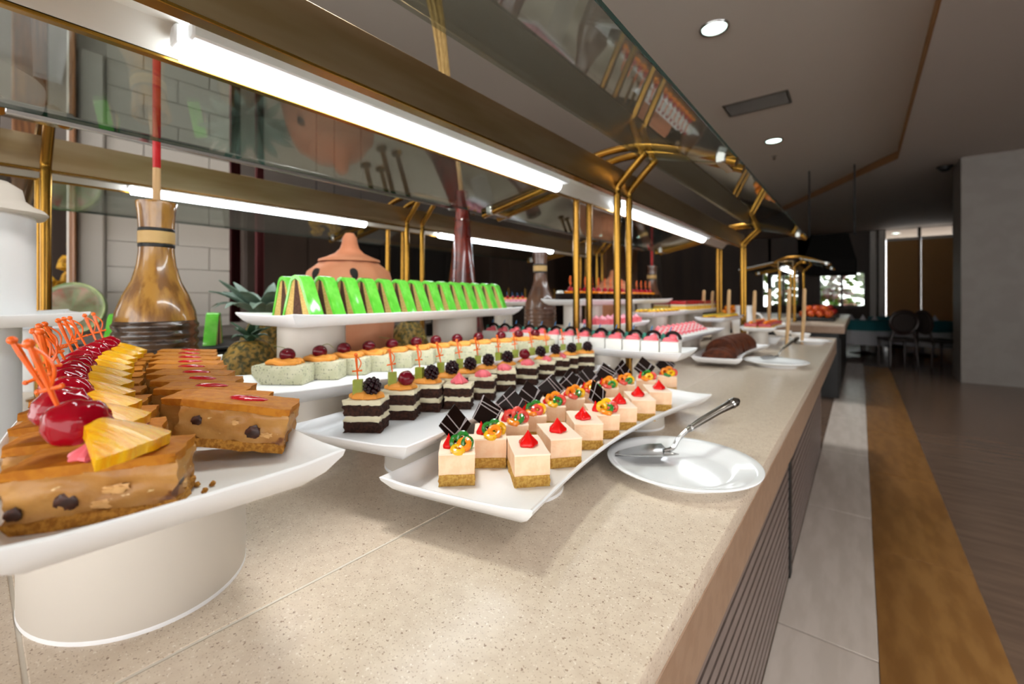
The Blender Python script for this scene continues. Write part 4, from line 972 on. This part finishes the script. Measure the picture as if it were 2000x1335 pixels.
# ------------------------------------------------------------------ left edge: tiered stand, bowl
thing('tiered_stand', 'white tiered stand with column cut off by the left edge', 'stand', (-1.50, .0, CT), 0, [
    ('lower_column', G().lathe([(.095, 0), (.09, .01), (.078, .03), (.078, .257)], 36).mesh('lower_column', 'melamine')),
    ('tray', tray_mesh(.34, .34, 0, 'tray'), T(0, 0, .257)),
    ('upper_column', G().lathe([(.1, .262), (.1, .50)], 36).mesh('upper_column', 'melamine')),
    ('lid', G().lathe([(.118, .500), (.122, .506), (.115, .515), (.1, .522), (.085, .535), (.08, .56), (.06, .575), (0, .58)], 40, lobes=6, depth=.03).mesh('lid', 'riser', 60))])
yw, zw = atX(72, 648, -2.25)
thing('deep_bowl', 'deep white bowl behind the caramel slices at the left', 'bowl', (-2.25, yw, CT), 0, [('bowl', G().lathe([(0, .006), (.06, 0), (.068, .01), (.085, .16), (.10, .208), (.112, .212), (.098, .214), (.08, .16), (.06, .015), (0, .012)], 36).mesh('bowl', 'porcelain', 60)), ('foot', G().lathe([(.064, -.0), (.066, .004), (.06, .006)], 30).mesh('foot', 'porcelain'))])
# watermelon half on the ledge
ywm, zwm = atX(142, 618, -3.1)
wm = []
g = G().lathe([(0, 0), (.112, 0), (.112, .004), (0, .004)], 36); wm.append(('red_flesh', g.mesh('red_flesh', 'melon_red')))
wm.append(('white_rind', G().lathe([(.1125, .0), (.125, .0), (.125, .004), (.1125, .004)], 36).mesh('white_rind', 'melon_white')))
wm.append(('green_rind', G().lathe([(.1255, .004), (.133, .004), (.128, -.04), (.105, -.085), (.06, -.12), (0, -.132)], 36).mesh('green_rind', 'melon_rind')))
M = T(0, 0, .134, 0, pi / 2 - .15, radians(-30))
thing('watermelon_half', 'cut watermelon half standing on the back ledge', 'fruit', (-3.12, ywm, 1.03), 0, [(a, b, M) for a, b in wm])
# yellow flowers in the dark opening at the left
fl = []
rnd = random.Random(8)
fm = G().ball((0, 0, 0), .05, 9, 6, lump=.6, seed=2).mesh('flower_head', 'yellow_flower')
for k in range(26): fl.append(('flower_head', fm, T(rnd.uniform(-.12, .12), rnd.uniform(-.25, .25), .1 + rnd.uniform(0, .5), s=rnd.uniform(.5, 1.1))))
fl.append(('vase', G().lathe([(.07, 0), (.1, .06), (.09, .14), (.1, .2)], 20).mesh('vase', 'bottle_brown')))
yv, _ = atX(100, 560, -4.1)
thing('flower_arrangement', 'yellow flower arrangement in the dark opening left of the tiled wall', 'flowers', (-4.15, yv, 1.0), 0, fl)
solo('side_cabinet', G().bbox(-.3, .3, -.7, .5, 0, 1.0, .01).bbox(-.32, .32, -.72, .52, .965, .999, .004).mesh('side_cabinet', 'dark_wall'), 'dark wooden cabinet under the yellow flowers', 'cabinet', (-4.2, yv, 0))
# red curtains and hanging yellow bunches in the room behind
for i, (px, wpx, X) in enumerate(((456, 20, -3.9), (505, 14, -4.6))):
    y0, zt_ = atX(px - wpx / 2, 395, X); y1, zb_ = atX(px + wpx / 2, 595, X)
    n = 13; pts = [(X + .03 * sin(k * 1.7), y0 + (y1 - y0) * k / (n - 1)) for k in range(n)]; pts += [(p[0] + .012, p[1]) for p in pts[::-1]]
    solo('red_curtain', G().prism(pts, 0, HC, 'z').mesh('red_curtain', 'red_curtain'), ['wide dark red curtain right of the tiled wall', 'narrow dark red drape second from the tiled wall'][i], 'curtain', (0, 0, 0), 0, 'dark red curtains')
for i, px in enumerate((618, 653, 705)):
    yy, zz = atX(px, 425, -3.6); g = G(); rnd = random.Random(i)
    for k in range(24):
        t = rnd.random(); g.ball((rnd.uniform(-.05, .05) * (1 - t * .7), rnd.uniform(-.07, .07) * (1 - t * .7), -.16 * t), .022, 7, 5)
    thing('hanging_bunch', ['left', 'middle', 'right'][i] + ' one of the three hanging yellow fruit bunches above the terracotta jar', 'decoration', (-3.6, yy, zz), 0, [('berries', g.mesh('berries', 'yellow_flower', 70)), ('string', G().tube([(0, 0, 0), (0, 0, HC - zz)], .003, 5).mesh('string', 'black'))], 'hanging yellow bunches')
# room behind: back cabinets so that the darkness has depth
for i, (y0, y1, X, h, m, lab) in enumerate(((1.9, 3.3, -5.6, 2.3, 'dark_wall', 'tall dark cabinet nearest the red curtain in the room behind'), (3.5, 6.4, -6.5, 2.1, 'dark_core', 'long black display cabinet in the room behind'), (7.0, 9.5, -6.5, 2.6, 'dark_wall', 'tall dark cabinet at the far side of the room behind'))):
    p = [('body', G().bbox(-.3, .3, 0, y1 - y0, 0, h, .01).mesh('body', m))]
    nd = int((y1 - y0) / .6)
    for k in range(nd):
        a = (y1 - y0) / nd * k; b = (y1 - y0) / nd * (k + 1)
        p.append(('door', G().bbox(.3, .325, a + .015, b - .015, .06, h - .06, .006).mesh('door', m), None, [('handle', G().tube([(.345, b - .06, h * .45), (.345, b - .06, h * .55)], .008, 6).mesh('handle', 'brass'))]))
    p.append(('cornice', G().bbox(-.32, .35, -.02, y1 - y0 + .02, h, h + .06, .01).mesh('cornice', 'brass_dark')))
    thing('back_cabinet', lab, 'cabinet', (X, y0, 0), 0, p)

# ------------------------------------------------------------------ farther island and dining room
def fruit_crate(px, py, H, L, w, m, lab, n, seed):
    x, y = px, py; z = CT; rnd = random.Random(seed)
    solo('fruit_platter', G().bbox(-w / 2, w / 2, 0, L, 0, .05, .01).mesh('fruit_platter', 'dark_core'), 'dark platter under the ' + lab, 'platter', (x, y, z))
    fm = G().ball((0, 0, 0), .045, 10, 7, lump=.1, seed=seed).mesh('fruit', m, 80)
    nx, ny = int((w - .02) / .092), int((L - .02) / .092)
    for lay in (0, 1):
        for a in range(nx - lay):
            for b in range(ny - lay):
                solo('fruit', fm, 'one of the ' + lab, 'fruit', (x + (a - (nx - 1 - lay) / 2) * .092, y + L / 2 + (b - (ny - 1 - lay) / 2) * .092, z + .093 + lay * .064), rnd.uniform(0, 6), lab)
fruit_crate(-.47, 7.0, 0, .6, .42, 'orange_fruit', 'orange fruits heaped on the farther island', 30, 1)
fruit_crate(-.47, 8.2, 0, .7, .42, 'red_fruit', 'red fruits behind the orange fruits on the farther island', 26, 2)
fruit_crate(-1.4, 6.7, 0, .6, .42, 'gel_orange', 'yellow fruits at the left of the farther island', 26, 4)
# black extractor hood hanging over the farther island
x0, zt_ = atY(1575, 462, 8.6); x1, zb_ = atY(1672, 506, 8.6)
hx = (x0 + x1) / 2; hwid = (x1 - x0) / 2
thing('extractor_hood', 'large black extractor hood hanging over the farther island', 'hood', (hx, 8.85, zb_), 0, [('canopy', G().add([(-hwid, -.6, 0), (hwid, -.6, 0), (hwid, .6, 0), (-hwid, .6, 0), (-hwid * .72, -.4, zt_ - zb_), (hwid * .72, -.4, zt_ - zb_), (hwid * .72, .4, zt_ - zb_), (-hwid * .72, .4, zt_ - zb_)], [(0, 3, 2, 1), (4, 5, 6, 7), (0, 1, 5, 4), (1, 2, 6, 5), (2, 3, 7, 6), (3, 0, 4, 7)]).mesh('canopy', 'hood')), ('skirt', G().bbox(-hwid - .01, hwid + .01, -.61, .61, -.22, 0, .01).mesh('skirt', 'hood')), ('hanger', G().tube([(-.3, 0, zt_ - zb_), (-.3, 0, HC - zb_)], .012, 8).mesh('hanger', 'black')), ('hanger', G().tube([(.3, 0, zt_ - zb_), (.3, 0, HC - zb_)], .012, 8).mesh('hanger', 'black'))])
# dining tables and chairs
def dining_table(loc, lab):
    n = 40
    def cl(r0, r1, z0, z1, m, nm): return G().lathe([(0, z1 + .002), (r0, z1 + .002), (r0 + .01, z1 - .005), (r1, z0)], n, lobes=10, depth=.0 if nm == 'top' else .02).mesh(nm, m)
    thing('dining_table', lab, 'table', loc, 0, [('table_top', G().lathe([(.44, .70), (.45, .72), (0, .72)], n).mesh('table_top', 'wood')), ('leg', G().lathe([(.25, 0), (.2, .03), (.04, .06), (.04, .70)], 20).mesh('leg', 'chair_dark'))])
    x, y, z = loc
    thing('tablecloth', 'cloth of the ' + lab, 'tablecloth', (x, y, .722), 0, [('white_cloth', G().lathe([(0, .002), (.455, .002), (.465, -.01), (.49, -.5), (.484, -.5), (.459, -.012), (.45, -.001), (0, -.0005)], n, lobes=10, depth=.02).mesh('white_cloth', 'cloth_white', 60)), ('teal_topper', G().lathe([(0, .006), (.463, .006), (.473, -.006), (.485, -.2), (.481, -.2), (.468, -.01), (.458, .003), (0, .003)], n, lobes=10, depth=.02).mesh('teal_topper', 'cloth_teal', 60))], 'tablecloths in the dining room')
    for k in range(3): solo('napkin', G().lathe([(.05, 0), (.03, .05), (.0, .12)], 8, lobes=4, depth=.3).mesh('napkin', 'cloth_white'), ['left', 'middle', 'right'][k] + ' folded napkin on the ' + lab, 'napkin', (x - .2 + .2 * k, y - .1 * (k % 2), .73), k, 'napkins on the ' + lab)
for (px, py, lab) in ((1685, 690, 'dining table with teal cloth left of the round-backed chair'), (1800, 694, 'dining table with teal cloth beside the stone pillar'), (1745, 676, 'dining table with teal cloth farthest back')):
    x, y = spot(px, py, 1.22); dining_table((x, y, 0), lab)
def chair(loc, rz, lab):
    p = [('seat', G().bbox(-.22, .22, -.22, .22, .43, .49, .02, 2).mesh('seat', 'cushion')), ('backrest', G().torus((0, .23, .78), .2, .022, (pi / 2 - .1, 0, 0), 28, 8).mesh('backrest', 'chair_dark'), None, [('back_pad', G().lathe([(0, -.02), (.16, -.02), (.185, 0), (.16, .02), (0, .02)], 28).mesh('back_pad', 'cushion'), T(0, .23, .78, pi / 2 - .1))])]
    for sx in (-1, 1):
        p.append(('leg', G().tube([(sx * .19, -.19, .44), (sx * .2, -.2, 0)], [.022, .014], 8).mesh('leg', 'chair_dark'))); p.append(('leg', G().tube([(sx * .14, .23, .62), (sx * .18, .2, .44), (sx * .2, .25, 0)], [.016, .02, .014], 8).mesh('leg', 'chair_dark')))
    thing('dining_chair', lab, 'chair', loc, rz, p, 'round-backed dining chairs')
x, y = spot(1752, 712, 1.22); chair((x, y, 0), radians(200), 'dark round-backed dining chair in front of the teal tables')
x, y = spot(1832, 716, 1.22); chair((x, y, 0), radians(120), 'dark dining chair half hidden beside the stone pillar')
# garden outside the far windows
rnd = random.Random(5)
for i in range(6):
    X = xe(1480) + (xe(1700) - xe(1480)) * (i + .5) / 6; g = G(); h = rnd.uniform(1.2, 2.2)
    for k in range(60):
        a = Vector((rnd.uniform(-.42, .42), rnd.uniform(-.4, .4), rnd.random() ** .8 * h + .2)); g.ball(a, rnd.uniform(.07, .16), 6, 4, (1, 1, .6), .6, k)
    thing('garden_shrub', ORD[i] + ' from the left of the garden shrubs outside the far windows', 'shrub', (X, YE + 1.4 + 1.1 * (i % 2), 0), 0, [('foliage', g.mesh('foliage', 'foliage2' if i % 3 == 1 else 'foliage', 80)), ('trunk', G().tube([(0, 0, 0), (0, 0, .8)], .05, 8).mesh('trunk', 'wood'))], 'garden shrubs')
struct('ground_outside', G().box(-20, 20, 20.001, 40, -.1, 0).mesh('ground_outside', 'tile_white'))
